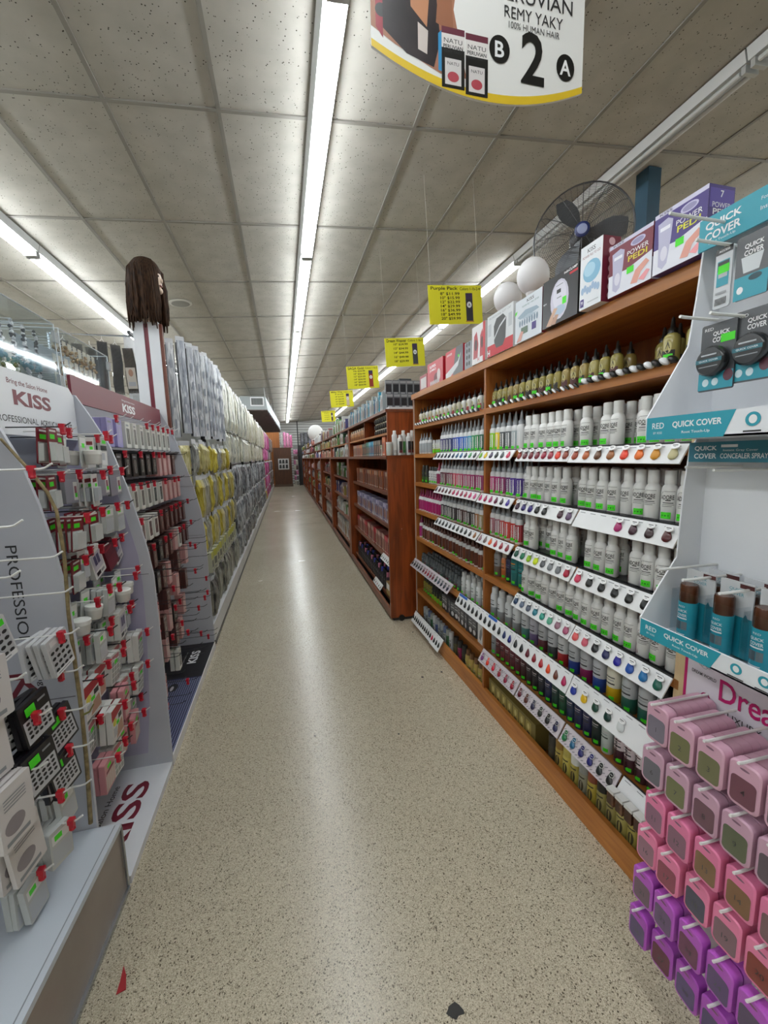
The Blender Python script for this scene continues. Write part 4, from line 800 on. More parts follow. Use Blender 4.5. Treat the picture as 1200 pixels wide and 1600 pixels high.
# lower board with pink border
lb_ = dp('lower_board', lambda b: b.box(1.016, 1.02, -.05, .812, .0, 1.036, c('#d9d3dc', .45)))
MAG = c('#b01a62', .4); PKL = c('#d88ab0', .4)
def cloud(cx, cy, s, m, w_=.0022):
    out = []
    for dx, dy, r in ((-.5, 0, .5), (.1, .35, .55), (.6, -.05, .45), (0, -.15, .6)):
        n = 16; A_ = [(cx + (dx + r * math.cos(2 * PI * i / n)) * s, cy + (dy + r * math.sin(2 * PI * i / n)) * s) for i in range(n + 1)]; B_ = [(cx + (dx + (r - w_ / s) * math.cos(2 * PI * i / n)) * s, cy + (dy + (r - w_ / s) * math.sin(2 * PI * i / n)) * s) for i in range(n + 1)]
        out.append(('q', A_, B_, m))
    return out
sh = [('r', 0, -.30, .008, 0, MAG), ('r', 0, -.008, .86, 0, MAG)] + cloud(.03, -.02, .022, PKL) + cloud(.085, -.025, .03, PKL, .002) + cloud(.052, -.085, .016, GREY, .0012) + [('t', 'DREAM WORLD', .052, -.114, .062, .009, 0, .01, DARK)] + cloud(.058, -.178, .022, MAG, .003) + \
     [('t', 'Dream World', .262, -.130, .34, .056, 0, .012, MAG), ('t', 'LUXURY', .147, -.186, .085, .016, 0, 0, DARK), ('t', 'BODY WAVE', .258, -.186, .11, .016, 0, .02, DARK)] + cloud(.17, -.04, .035, MAG, .004) + cloud(.30, -.04, .03, MAG, .004)
dp('board_print', lambda b: b.art(sh, (1.016, .812, 1.036), NY, UP), None).parent = lb_
dp('base_board', lambda b: b.box(1.02, 1.10, -.05, .80, 0, .06, c('#c9c3cc', .5)))
# pink hair cases on pegs
def rrect(w_, h, r, n=5):
    P_ = []
    for cx, cy, a0 in ((w_ / 2 - r, h / 2 - r, 0), (-w_ / 2 + r, h / 2 - r, PI / 2), (-w_ / 2 + r, -h / 2 + r, PI), (w_ / 2 - r, -h / 2 + r, 1.5 * PI)):
        for i in range(n): a = a0 + PI / 2 * i / (n - 1); P_.append((cx + r * math.cos(a), cy + r * math.sin(a)))
    return P_
CW, CHH, CT = .0585, .098, .0235
def case(hx, win, num):
    m = c(hx, .35)
    b = MB(); b.prism([(0, -x, z) for x, z in rrect(CW, CHH, .014)], (CT, 0, 0), m, True)
    fr, inn = rrect(CW, CHH, .014), rrect(CW - .007, CHH - .007, .011)
    b.add([(-.0025, -x, z) for x, z in inn] + [(0, -x, z) for x, z in fr], [(i, (i + 1) % 20, 20 + (i + 1) % 20, 20 + i) for i in range(20)], m, True)
    b.add([(-.0025, -x, z) for x, z in inn], [tuple(range(20))], m)
    b.art([('e', 0, .036, .009, .0025, 14, c('#7c5a6c'))], (-.0025, 0, 0), NY, UP); r = b.mesh('hair_case')
    b = MB(); Wn = [(x, z - .012) for x, z in rrect(CW - .012, .058, .009)]; b.art([('p', Wn, c(win, .18)), ('t', num, 0, -.014, None, .012, 0, 0, c('#1f1c20'))], (-.0025, 0, 0), NY, UP); return [r, ('window', b.mesh('window'))]
def case_back(hx):
    b = MB(); b.prism([(0, -x, z) for x, z in rrect(CW, CHH, .014)], (CT, 0, 0), c(hx, .35), True); return [b.mesh('hair_case')]
rowsP = [(.822, '#cfa2b6', 'pale pink', [('#77717e', 6), ('#6f6e4e', 5), ('#6e6c50', 5), ('#6c4450', 4), ('#6a5a60', 4)], 0), (.702, '#c59db2', 'dusty pink', [('#6a6870', 3), ('#6f7050', 2), ('#6a4c56', 3), ('#5c604c', 2), ('#5c5058', 3)], .004), (.583, '#e07ca4', 'pink', [('#8a6478', 2), ('#846070', 2), ('#7c6048', 2), ('#7c5c44', 2), ('#7a5c60', 2)], -.010),
         (.468, '#e682a8', 'bright pink', [('#96707e', 3), ('#8c4c5a', 3), ('#4c4a5a', 2), ('#80646c', 2), ('#7c3a34', 2)], .008), (.343, '#b65ac2', 'purple', [('#705a66', 2), ('#6a5474', 2), ('#6a3c56', 1), ('#5e4a72', 2), ('#5a4a66', 1)], .009), (.220, '#aa50b8', 'deep purple', [('#5e5074', 1), ('#603040', 2), ('#5a4a74', 1), ('#54486c', 2), ('#54486a', 2)], .012)]
num = 0; XF = .862; ROWN = ('top', 'second', 'third', 'fourth', 'fifth', 'lowest')
for ri, (z, hx, nm, cols, dy) in enumerate(rowsP):
    for ci, (win, n) in enumerate(cols):
        num += 1; y = .748 - ci * .0665 + dy; xf = XF + R0.uniform(-.004, .004)
        peg(t, y, z + CHH / 2 + .0045, 1.016, xf - .022, .0032, .004, off=(ox, oy))
        for k in range(n):
            tilt = (0, 0, R0.uniform(-.05, .05)) if k == 0 else (0, 0, 0)
            where = f"{nth(ci)} peg from the shelf, {ROWN[ri]} row"
            lab = f"{nm} hair case with dark window facing out, {where}" if k == 0 else f"{nm} hair case, {nth(k)} behind the front one, {where}"
            put(P(case, hx, win, str(num)) if k == 0 else P(case_back, hx), 'hair_case', lab, 'hair case', (xf + k * (CT + .0005) + (.003 if k else 0), y, z), tilt, f'{nm} hair cases')
# hanging products and cans of the turquoise display
def hang_card(w_, h, art, base, blister=None, thick=.004):
    b = MB(); b.prism([(0, -x, z - h / 2) for x, z in rrect(w_, h, .004, 3)], (thick, 0, 0), base); r = b.mesh('product_card')
    b = MB(); b.art(art, (0, 0, 0), NY, UP); out = [r, ('card_lettering', b.mesh('card_lettering'))]
    if blister: out.append(('blister', blister))
    return out
def put_card(p, label, y, z, x, rx=0.0, cat='product card', group=None, name='product_card'): return put(p, name, label, cat, (x, y, z), (rx, 0, 0), group)
wc = hang_card(.034, .118, [('r', -.017, -.012, .017, 0, BLACK), ('t', 'ACCESS', 0, -.006, .022, .004, 0, .02, WHITE), ('r', -.012, -.075, .012, -.025, TEAL), ('r', -.011, -.045, .011, -.027, DARK), ('r', -.009, -.058, .009, -.046, MIDG), ('r', -.010, -.050, .012, -.034, NEON)] + [('r', -.012 + k * .003, -.112, -.0105 + k * .003, -.098, BLACK) for k in range(8)] + [('r', -.012, -.09, .01, -.086, GREY)], c('#c9cdd2', .4))
put_card(wc, 'slim white hang card with turquoise picture and barcode, upper peg', .708, 1.905, .905, cat='product card')
def compact(k=0):
    b = MB(); b.lathe([(.030, 0), (.031, .004), (.031, .012), (.027, .017)], c('#17181a', .2), 24, Matrix.Translation((-.001, -.004 if k else .003, -.078)) @ Matrix.Rotation(-PI / 2, 4, 'Y')); b.art([('r', -.027, -.003, .027, .005, c('#1d5f6c')), ('t', 'QUICK COVER', 0, .001, .04, .004, 0, .01, WHITE), ('r', -.016, .011, .016, .014, MIDG), ('r', -.02, -.012, .02, -.010, GREY)], (-.0181, .003 - (.007 if k else 0), -.078), NY, UP); return b.mesh('compact')
ch = [('r', -.036, -.135, .036, -.10, TEAL), ('t', 'RED', -.02, -.010, .018, .006, 0, 0, WHITE), ('t', 'QUICK', .006, -.022, .034, .010, 0, .02, WHITE), ('t', 'COVER', .006, -.034, .034, .010, 0, .02, WHITE), ('e', -.02, -.12, .007, .008, 14, c('#cfe4ea')), ('e', 0, -.12, .007, .008, 14, c('#cfe4ea')), ('e', .026, -.11, .010, .012, 14, c('#5c3440'))]
cc_ = hang_card(.072, .138, ch + [('r', .006, -.042, .034, -.026, NEON)], c('#3c3e42', .35), compact())
cc2 = hang_card(.072, .138, ch, c('#46484c', .35), compact(1))
put_card(cc_, 'charcoal and turquoise card with a round black compact and green sticker', .703, 1.757, .90)
put_card(cc2, 'charcoal and turquoise card with a round black compact, cut by the photo edge', .640, 1.765, .905)
tc = hang_card(.06, .118, [('r', -.03, -.118, .03, -.075, TEAL), ('t', 'QUICK', .002, -.022, .034, .010, 0, .02, WHITE), ('t', 'COVER', .002, -.034, .034, .010, 0, .02, WHITE), ('p', [(-.02, -.04), (.02, -.04), (.014, -.07), (-.014, -.07)], c('#c9ced2')), ('e', .008, -.082, .012, .006, 14, c('#123c46')), ('e', -.018, -.1, .006, .007, 14, WHITE)], c('#4a4c50', .35))
put_card(tc, 'charcoal hang card with a pale brush picture above the round compacts', .650, 1.905, .90)
def can_pack():
    b = MB(); b.box(0, .003, -.034, .034, -.165, 0, c('#cdd0d4', .4)); r = b.mesh('product_card')
    b = MB(); b.art([('t', 'QUICK', 0, -.018, .03, .007, 0, 0, TEAL), ('t', 'COVER', 0, -.027, .03, .007, 0, 0, TEAL), ('r', -.034, -.165, .034, -.075, c('#2390a2', .4)), ('r', .006, -.012, .034, -.003, c('#4a2424')), ('p', [(.013, -.15), (.030, -.15), (.030, -.085), (.0215, -.066), (.013, -.085)], c('#1d7c8c'))], (0, 0, 0), NY, UP); pr = b.mesh('card_print')
    b = MB(); T = Matrix.Translation((-.021, .008, -.160)); b.lathe([(.0185, 0), (.0195, .003), (.0195, .088)], c('#2496a8', .25), 18, T); can = b.mesh('spray_can')
    b = MB(); b.lathe([(.0185, .088), (.0185, .126), (.017, .130)], c('#4c2c1c', .15, .2), 18, T); cp = b.mesh('can_cap')
    b = MB(); b.art([('t', 'RED', 0, .078, .014, .004, 0, 0, WHITE), ('t', 'QUICK', 0, .067, .024, .007, 0, .02, WHITE), ('t', 'COVER', 0, .057, .024, .007, 0, .02, WHITE), ('r', -.012, .048, .012, .051, WHITE), ('r', -.012, .022, .001, .042, c('#4a565c')), ('r', .002, .022, .013, .042, c('#6a7478')), ('r', -.012, .010, .010, .012, WHITE)], (-.021 - .0195, .008, -.160), NY, UP, lift=.0006, wrap=.0195); cl = b.mesh('can_print')
    b = MB(); b.box(-.044, -.0415, -.030, .032, -.163, -.045, CLEAR); 
    b.box(-.0415, .0, -.0305, -.030, -.163, -.045, CLEAR); b.box(-.0415, .0, .0315, .032, -.163, -.045, CLEAR); bl = b.mesh('blister')
    return [r, ('card_print', pr), ('spray_can', can, [('can_cap', cp), ('can_print', cl)]), ('blister', bl)]
cp_ = can_pack()
for i, (x, y) in enumerate(((.93, .722), (.93, .643), (.93, .564), (.975, .705), (.975, .628), (.975, .552))):
    put(cp_, 'spray_pack', f"turquoise spray can blister pack on the lower ledge, {nth(i % 3)} from the shelf unit, {'front' if i < 3 else 'back'} row", 'spray pack', (x, y, 1.213), (0, 0, 0), 'turquoise spray packs')

# ------------------------------------------------------------------ second run: red-brown cabinets down the aisle
def wc2(y, d=0.0): return .874 + .0075 * (y - 3.44) + d
L8 = 2.44; CD = .46
SHV = [.14, .525, .85, 1.165]
def cabinet(k):
    y0 = 3.45 + L8 * k; x0 = wc2(y0)
    t = thing('wooden_cabinet', f"red-brown wooden shelving cabinet, {nth(k)} from the near end of the long run" if k else 'red-brown wooden shelving cabinet with a bare end panel toward the camera', 'cabinet', (x0, y0, 0), (0, 0, -.0075), 'red-brown cabinets')
    def part(nm, fn): b = MB(); fn(b); return b.build(nm, t)
    part('end_panel', lambda b: (b.box(0, CD, 0, .03, .03, 1.5, REDWOOD), b.box(.03, CD, .09 if k == 0 else 0, .115 if k == 0 else .03, 1.5, 1.88, REDWOOD)))
    part('pier', lambda b: b.box(0, CD, L8 - .16, L8 - .01, .03, 1.5, REDWOOD)); part('upper_pier', lambda b: b.box(.03, CD, L8 - .10, L8 - .01, 1.5, 1.88, REDWOOD))
    part('back_panel', lambda b: b.box(CD, CD + .012, 0.09, L8 - .01, .03, 1.88, REDWOOD))
    part('counter', lambda b: b.box(-.01, CD, 0, L8 - .01, 1.472, 1.502, REDWOOD_Y))
    part('top_board', lambda b: b.box(.015, CD + .012, .085 if k == 0 else 0, L8 - .01, 1.88, 1.905, REDWOOD_Y))
    part('upper_shelf', lambda b: b.box(.035, CD, .1, L8 - .1, 1.685, 1.705, OAK))
    part('upper_divider', lambda b: b.box(.035, CD, 1.2, 1.215, 1.502, 1.88, REDWOOD))
    for z in SHV: part('shelf', lambda b: b.box(.055, CD, .03, L8 - .16, z - .035, z, REDWOOD_Y))
    part('kickboard', lambda b: b.box(.0, .02, .03, L8 - .01, .03, .105, REDWOOD_Y))
    part('toe_rail', lambda b: b.box(.03, CD - .03, .02, L8 - .02, .0, .03, DARK))
    if k == 0:
        for xx in (.1, .36): b = MB(); b.lathe([(.028, -.012), (.028, .012)], BLACK, 14, Matrix.Translation((xx, -.0, .028)) @ Matrix.Rotation(PI / 2, 4, 'X')); b.build('caster', t)
        b = MB(); b.art([('r', .30, .42, .315, .44, c('#c9b89a')), ('r', .115, .85, .119, .854, OFFW)], (0, 0, 0), PX, UP); b.build('sticker', t)
for k in range(8): cabinet(k)
def c2put(p, name, label, cat, y, d, z, group, rz=0.0, sc=None): return put(p, name, label, cat, (wc2(y, d), y, z), (0, 0, rz - .0075), group, sc)
_bx = {}
def dyebox(h, accent, w_, hh, dd):
    key = (h, accent, w_, hh, dd)
    if key not in _bx:
        b = MB(); b.box(0, dd, -w_ / 2, w_ / 2, 0, hh, c(h, .4)); r = b.mesh('carton')
        b = MB(); b.art([('r', -w_ * .46, hh * .74, w_ * .46, hh * .95, c(accent)), ('e', 0, hh * .42, w_ * .32, hh * .24, 14, c('#a9745c')), ('p', [(-w_ * .4, hh * .1), (-w_ * .38, hh * .6), (-w_ * .1, hh * .7), (-w_ * .12, hh * .3)], c('#3c2018')), ('r', -w_ * .4, hh * .05, w_ * .4, hh * .1, c('#d9cfc4'))], (0, 0, 0), NY, UP); _bx[key] = [r, ('front_print', b.mesh('front_print'))]
    return _bx[key]
EP = 'the end panel'
def boxrow(z, y0, n, pitch, w_, hh, dd, cols, ds, group, d=.075, gap=.0, bay='nearest cabinet'):
    for i in range(n):
        if R0.random() < gap: continue
        h, a = cols[i % len(cols)]
        c2put(dyebox(h, a, w_, hh, dd), 'hair_colour_box', f"{ds}, {nth(i)} from {EP}", 'carton', y0 + i * pitch, d + R0.uniform(-.006, .006), z, group, R0.uniform(-.03, .03))
boxrow(SHV[3], 3.54, 27, .075, .068, .185, .08, [('#a85a34', '#c8793c'), ('#9a4c30', '#7c3420'), ('#b8683c', '#d8a070'), ('#8c5c48', '#c9a48c'), ('#a86a50', '#d8c0a8'), ('#7c4438', '#a06a5c')], 'orange-brown hair colour carton on the board under the counter', 'orange-brown cartons')
boxrow(SHV[2], 3.55, 25, .082, .076, .19, .09, [('#8f8aa8', '#b4b0cc'), ('#5c5a8c', '#c9c6dc'), ('#9a98ac', '#6a6894'), ('#b0aebe', '#7c7a9c')], 'lavender hair colour carton on the middle board', 'lavender cartons')
boxrow(SHV[1], 3.55, 27, .076, .07, .18, .08, [('#8c5a54', '#c9a49a'), ('#7c4a48', '#b08a80'), ('#a07068', '#d0b4a8'), ('#8c6458', '#c0a090')] + [('#9c1f2c', '#c84450')] * 2 + [('#94645a', '#c9b0a0')], 'rosy brown hair colour carton on the second lowest board', 'rosy brown cartons')
for d, rn in ((.09, 'front'), (.155, 'back')):
    for i in range(26):
        y = 3.58 + i * .078
        if y < 3.63 or (d < .12 and 3.58 < y < 3.87): continue
        h = ('#1c1b1e', '#221f24', '#2a262c', '#1a1a20', '#34222c')[i % 5]; cp2 = ('#101012', '#101012', '#2c3494', '#101012', '#b86a84')[i % 5]
        c2put(P(tint_bottle, h, h, None, .19, .028, cp2, .045, None, False), 'hair_care_bottle', f"black bottle in the {rn} row on the lowest cabinet board, {nth(i)} from the end panel", 'bottle', y, d, SHV[0], 'black bottles in the nearest cabinet')
b = MB(); b.box(-.01, .05, -.1, .1, 0, .13, c('#9a7c3c', .5)); r_ = b.mesh('carton'); b = MB(); b.art([('r', -.09, .06, .02, .12, WHITE), ('r', .03, .02, .09, .11, c('#b8984c'))], (-.01, 0, 0), NY, UP)
c2put([r_, ('front_print', b.mesh('front_print'))], 'carton', 'open gold tray carton with a white card at the foot of the end panel', 'carton', 3.72, .06, SHV[0], None)
b = MB(); b.lathe([(.03, 0), (.034, .01), (.034, .13), (.02, .15), (.02, .17)], c('#cfd8d8', .3), 14); r_ = b.mesh('hair_care_bottle'); b = MB(); b.lathe([(.022, .165), (.022, .20)], c('#b8c4c4', .4), 12)
c2put([r_, ('cap', b.mesh('cap'))], 'hair_care_bottle', 'pale blue-white bottle next to the end panel on the lowest board', 'bottle', 3.56, .09, SHV[0], None)
def c2strip(y, z, L, cols, label):
    t = thing('swatch_strip', label, 'colour swatch strip', (wc2(y, .045), y, z)); b = MB(); b.prism([(0, -L / 2, 0), (-.03, -L / 2, -.05), (-.026, -L / 2, -.052), (.01, -L / 2, 0)], (0, L, 0), STRIPM); b.build('board', t)
    for i, h in enumerate(cols): obj('hair_swatch', swatch(h, .72), t, (-.02, L / 2 - (i + .5) * L / len(cols), -.032), (0, .54, 0))
c2strip(3.70, SHV[1] + .01, .42, ['#141416'] * 7, 'white strip of black swatches on the second lowest cabinet board')
c2strip(4.15, SHV[0] + .03, .34, ['#3a1418', '#6a1420', '#a0182c', '#141416', '#3a1418'], 'white strip of wine swatches on the lowest cabinet board')
# counter of the nearest cabinet
cnt = [('#c0603c', '#d88a60', .12, .17), ('#c9ccc4', '#8fa86c', .05, .10), ('#6a5c54', '#a09080', .06, .15), ('#4a4440', '#8c7c70', .06, .15), ('#54504c', '#9a8c80', .06, .15), ('#6c6058', '#a89888', .06, .15), ('#2f8cb4', '#5cb0d0', .06, .15), ('#2a7ca8', '#6cb8d4', .06, .15), ('#348fb0', '#a0d0e0', .06, .15), ('#2c7470', '#5ca89c', .06, .15), ('#2a5c50', '#5c9080', .06, .15), ('#3a3c30', '#7c7c60', .06, .14), ('#44443a', '#8c8c70', .06, .14), ('#34382c', '#70785c', .06, .14), ('#b86a3c', '#d8945c', .07, .14), ('#a85c34', '#d08a54', .07, .14), ('#8c6454', '#b88c78', .07, .14), ('#94503a', '#c07c60', .07, .14), ('#7c5c50', '#b09080', .07, .14), ('#8c7464', '#c0a890', .07, .14), ('#9a6c50', '#c89878', .07, .14)]
yy = 3.66; cname = {'#c0': 'orange', '#c9': 'pale green', '#6a': 'brown', '#4a': 'dark brown', '#54': 'dark brown', '#6c': 'brown', '#2f': 'blue', '#2a': 'blue-green', '#34': 'blue', '#2c': 'teal', '#3a': 'dark olive', '#44': 'dark olive', '#b8': 'orange-brown', '#a8': 'orange-brown', '#8c': 'brown', '#94': 'rust', '#7c': 'brown', '#9a': 'tan'}
for i, (h, a, w_, hh) in enumerate(cnt):
    c2put(dyebox(h, a, w_, hh, .08), 'carton', f"{cname[h[:3]]} carton standing on the cabinet counter, {nth(i)} from the white squeeze bottles", 'carton', yy + w_ / 2, .035, 1.502, 'cartons on the counter'); yy += w_ + .022
# jars, then bottles on the upper shelf
for i in range(7):
    for k in range(3):
        b_ = P(tint_bottle, '#2a2624', '#211d1c', '#8c7c5c', .055, .036, '#cfc2a4', .018, None, False)
        c2put(b_, 'hair_jar', f"dark jar with cream lid, {('bottom','middle','top')[k]} of its stack, {nth(i)} stack from the upper end panel", 'jar', 3.63 + i * .085, .08, 1.705 + k * .056, 'stacked dark jars')
for i in range(14):
    c2put(P(tint_bottle, ('#b0763c', '#a06a44', '#c08a5c')[i % 3], ('#8c5c34', '#7c4c30')[i % 2], None, .13, .03, ('#3a2a20', '#c9a878')[i % 2], .03, None, False), 'hair_care_bottle', f"amber bottle on the upper cabinet shelf beyond the stacked jars, {nth(i)} along", 'bottle', 4.68 + i * .08, .07, 1.705, 'amber bottles on the upper shelf')
# white squeeze bottles on the end ledge
def squeeze(hh, lab):
    b = MB(); b.lathe([(.022, 0), (.0245, .004), (.0245, hh * .72), (.0255, hh * .76), (.0255, hh * .80), (.014, hh * .88)], c('#dedfde', .35), 14); r = b.mesh('squeeze_bottle')
    b = MB(); b.lathe([(.015, hh * .87), (.015, hh * .985), (.0125, hh)], c('#e6e6e4', .35), 12); cp2 = b.mesh('cap'); b = MB(); b.art([('r', -.014, .02, .014, .12, c(lab)), ('r', -.012, .02, .012, .045, c('#a8243a') if lab == '#1c1c1e' else c('#2a2a2c'))], (0, -.0245, 0), PX, UP, lift=.0006, wrap=.0245); return [r, ('cap', cp2), ('label', b.mesh('label'))]
for i, (x, y, hh, lb2) in enumerate(((.96, 3.512, .215, '#e0e0de'), (1.0, 3.477, .175, '#1c1c1e'), (1.04, 3.512, .215, '#4c8c4c'), (1.08, 3.477, .19, '#1c1c1e'), (1.12, 3.512, .215, '#1c1c1e'), (1.16, 3.477, .215, '#1c1c1e'))):
    put(P(squeeze, hh, lb2), 'squeeze_bottle', f"white squeeze bottle on the cabinet end ledge, {nth(i)} from the aisle", 'bottle', (x, y, 1.502), (0, 0, 0), 'white squeeze bottles on the end ledge')
b = MB(); b.lathe([(.026, 0), (.028, .004), (.028, .05), (.027, .10)], c('#c9cfc8', .35), 12); r_ = b.mesh('hair_jar'); b = MB(); b.lathe([(.029, .1), (.029, .115)], c('#dcdcd8', .4), 12)
put([r_, ('lid', b.mesh('lid'))], 'hair_jar', 'short pale jar at the aisle corner of the cabinet end ledge', 'jar', (.905, 3.49, 1.502))
# goods on top of the nearest cabinet
b = MB(); b.box(-.16, .16, -.05, .05, 0, .022, c('#d4d8dc', .35)); tr = b.build('display_tray', None, (1.09, 3.62, 1.905)); tag(tr, 'low white tray on top of the cabinet under the grey blister packs', 'tray')
def blis(h, dark, w_=.06, hh=.12):
    b = MB(); b.box(-w_ / 2, w_ / 2, -.012, .012, 0, hh, c(h, .3)); r = b.mesh('blister_pack'); b = MB(); b.art([('r', -w_ * .42, hh * .15, w_ * .42, hh * .7, c(dark, .25)), ('r', -w_ * .45, hh * .78, w_ * .45, hh * .95, c('#9a9ca0')), ('r', -w_ * .3, hh * .04, w_ * .3, hh * .1, MIDG)], (0, -.012, 0), PX, UP); return [r, ('front_print', b.mesh('front_print'))]
for r_i in range(2):
    for i in range(5):
        put(P(blis, '#5c5f64', '#26282c'), 'blister_pack', f"grey blister pack in the {('lower','upper')[r_i]} tier on the white tray, {nth(i)} from the aisle", 'blister pack', (.955 + i * .066, 3.63 + .03 * r_i, 1.927 + r_i * .122), (0, 0, 0), 'grey blister packs on the tray')
for i in range(30):
    y = 3.72 + i * .072; h, a = [('#aab4b8', '#e0e4e6'), ('#c9d0d2', '#7c8a90'), ('#3c9ab4', '#d0e4ea'), ('#8c989c', '#e0e4e6'), ('#b9c4c8', '#5c6c74'), ('#2f6a8c', '#c9d8e0'), ('#9aa4a0', '#d4dcd8')][i % 7]
    c2put(dyebox(h, a, .03, (.17, .15, .19, .16)[i % 4], .11), 'slim_box', f"slim grey or blue box standing on the cabinet top, {nth(i)} from the white tray", 'carton', y, .03, 1.905, 'slim boxes on the cabinet top')
for i, (y, h, hh, ds) in enumerate(((3.95, '#3c4248', .32, 'tall charcoal'), (4.25, '#2f7c9c', .30, 'tall blue'), (4.5, '#54585c', .31, 'tall grey'), (4.75, '#1f8c4c', .27, 'tall green'), (5.05, '#6a6e72', .26, 'broad grey'), (5.4, '#7c8488', .24, 'low grey'))):
    c2put(dyebox(h, '#9aa0a4', .16, hh, .12), 'carton', f"{ds} box at the back of the cabinet top", 'carton', y, .24, 1.905, 'taller boxes at the back of the cabinet top')
# goods in the farther cabinets
PALS = [[('#3a5a3c', 'green'), ('#5c6c3c', 'olive'), ('#8c7c3c', 'gold'), ('#b0a060', 'straw')], [('#c9cccb', 'white'), ('#9aa09c', 'grey'), ('#5c8c4c', 'green')], [('#3c4444', 'charcoal'), ('#5c2a34', 'wine'), ('#8c8f90', 'grey'), ('#a83440', 'red')], [('#d4d6d6', 'white'), ('#c4c8ca', 'pale grey'), ('#dcdcd8', 'white')], [('#b8786c', 'rosy'), ('#c9a08c', 'peach'), ('#8c4c40', 'brown')], [('#6a7490', 'slate'), ('#3c3c70', 'indigo'), ('#c9b0b8', 'pink-grey')]]
for k in range(1, 8):
    y0 = 3.45 + L8 * k; seen = {1: 1.0, 2: .8, 3: .7}.get(k, .6)
    for zi, z in enumerate(SHV + [1.502, 1.705, 1.905]):
        pal = PALS[(zi * 2 + k) % 6] if zi != 0 else PALS[3]
        if k == 1 and zi == 4: pal = PALS[1]
        if k == 1 and zi == 5: pal = PALS[0]
        pitch = {1: .125, 2: .15, 3: .2}.get(k, .30)
        n = int((L8 - .30) / pitch)
        for i in range(n):
            if R0.random() < .08 or (zi != 6 and pitch * (i + .9) + .06 > L8 - .18) or (zi == 6 and (13.8 < y0 + .12 + i * pitch < 14.6 or 8.0 < y0 + .12 + i * pitch < 8.4)): continue
            h, nm = pal[(i * 5 + zi) % len(pal)] if R0.random() < .8 else R0.choice(R0.choice(PALS))
            y = y0 + .06 + pitch * .45 + i * pitch; tall = R0.uniform(.12, .17) if zi in (4, 5) else R0.uniform(.14, .24)
            bt = R0.random() < .5 and zi != 0
            if zi == 0 and k <= 2: tall = R0.uniform(.22, .30)
            q_ = round(tall / .03) * .03
            pr = [P(tint_bottle, h, h, None, q_, round(pitch * .33, 3), '#d4d4d0' if i % 2 else '#2a2a2c', .035)[0], P(tint_bottle, h, h, None, q_, round(pitch * .33, 3), '#d4d4d0' if i % 2 else '#2a2a2c', .035)[1]] if bt else [dyebox(h, '#c9c6c0', round(pitch * .82, 3), q_, .12)[0], dyebox(h, '#c9c6c0', round(pitch * .82, 3), q_, .12)[1]]
            lvn = ('lowest board', 'second lowest board', 'middle board', 'board under the counter', 'counter', 'upper shelf', 'top')[zi]
            c2put(pr, 'hair_care_bottle' if bt else 'carton', f"{nm} {'bottle' if bt else 'carton'} on the {lvn}, {nth(k)} cabinet, {nth(i)} along", 'bottle' if bt else 'carton', y, (.07 if bt else .02) + (.06 if zi < 4 else 0) + R0.uniform(0, .01), z, f'goods in the {nth(k)} cabinet', R0.uniform(-.05, .05))
def far_dome(x, y, z, r, label):
    t = thing('wig_stand', label, 'wig stand', (x, y, z)); b = MB(); b.ball((0, 0, r * 1.6), (r, r, r * 1.1), c('#e4e4e2', .45), 16, 10); b.build('foam_head', t); b = MB(); b.lathe([(r * .9, 0), (r * .8, .03), (r * .45, r * .5), (r * .5, r)], c('#dcdcda', .45), 14); b.build('stand_neck', t)
far_dome(1.12, 14.2, 1.905, .26, 'white dome-shaped head form on top of the distant cabinets')
b = MB(); b.ball((0, 0, .22), (.13, .13, .17), c('#2a2c30', .15), 16, 10)
far = thing('wig_stand', 'dark glossy head form on the cabinet top below the fourth price card', 'wig stand', (1.15, 8.2, 1.905)); b.build('head_form', far); b = MB(); b.lathe([(.09, 0), (.08, .02), (.04, .06), (.05, .1)], c('#8c9094', .3), 12); b.build('stand_neck', far)
# ------------------------------------------------------------------ nail displays on the left
BX = -1.0                                                             # peg panels
def wing(par, y, prof, inner, seam_z, o, zb=.03, xb=-1.0):
    b = MB(); pl = [(xb, zb)] + prof + [(xb, prof[-1][1])]
    b.prism([(x - o[0], y - o[1], z) for x, z in pl], (0, .014, 0), CARD); p = b.build('wing_panel', par)
    if inner:
        b = MB(); b.prism([(x - o[0], y - o[1] - .0015, z) for x, z in [(xb, inner[0][1])] + inner + [(xb, inner[-1][1])]], (0, .0014, 0), LAV); b.build('inner_sheet', p)
    b = MB()
    for z in seam_z:
        xf = max(x for x, zz in prof if abs(zz - z) < .5); b.box(-.86 - o[0], xf - .02 - o[0], y - o[1] - .0022, y - o[1], z - .0012, z + .0012, c('#77757f', .6))
    b.build('seam', p); return p
def hook(par, y, z, xt, o, lock=None, mat=WIREW, xb=BX, r=.0022):
    b = MB(); b.tube([(xb - o[0], y - o[1], z), (xt - .03 - o[0], y - o[1], z), (xt - .018 - o[0], y - o[1], z + .002), (xt - o[0], y - o[1], z + .014)], r, mat, 5); h = b.build('peg_hook', par)
    if lock is not None:
        b = MB(); b.box(-.008, .008, -.008, .008, -.004, .010, RED); b.box(-.006, .006, -.006, .006, -.018, -.004, RED); b.lathe([(.0075, -.016), (.009, -.022), (.006, -.026)], RED, 8); b.build('red_lock', h, (lock - o[0], y - o[1], z))
    return h
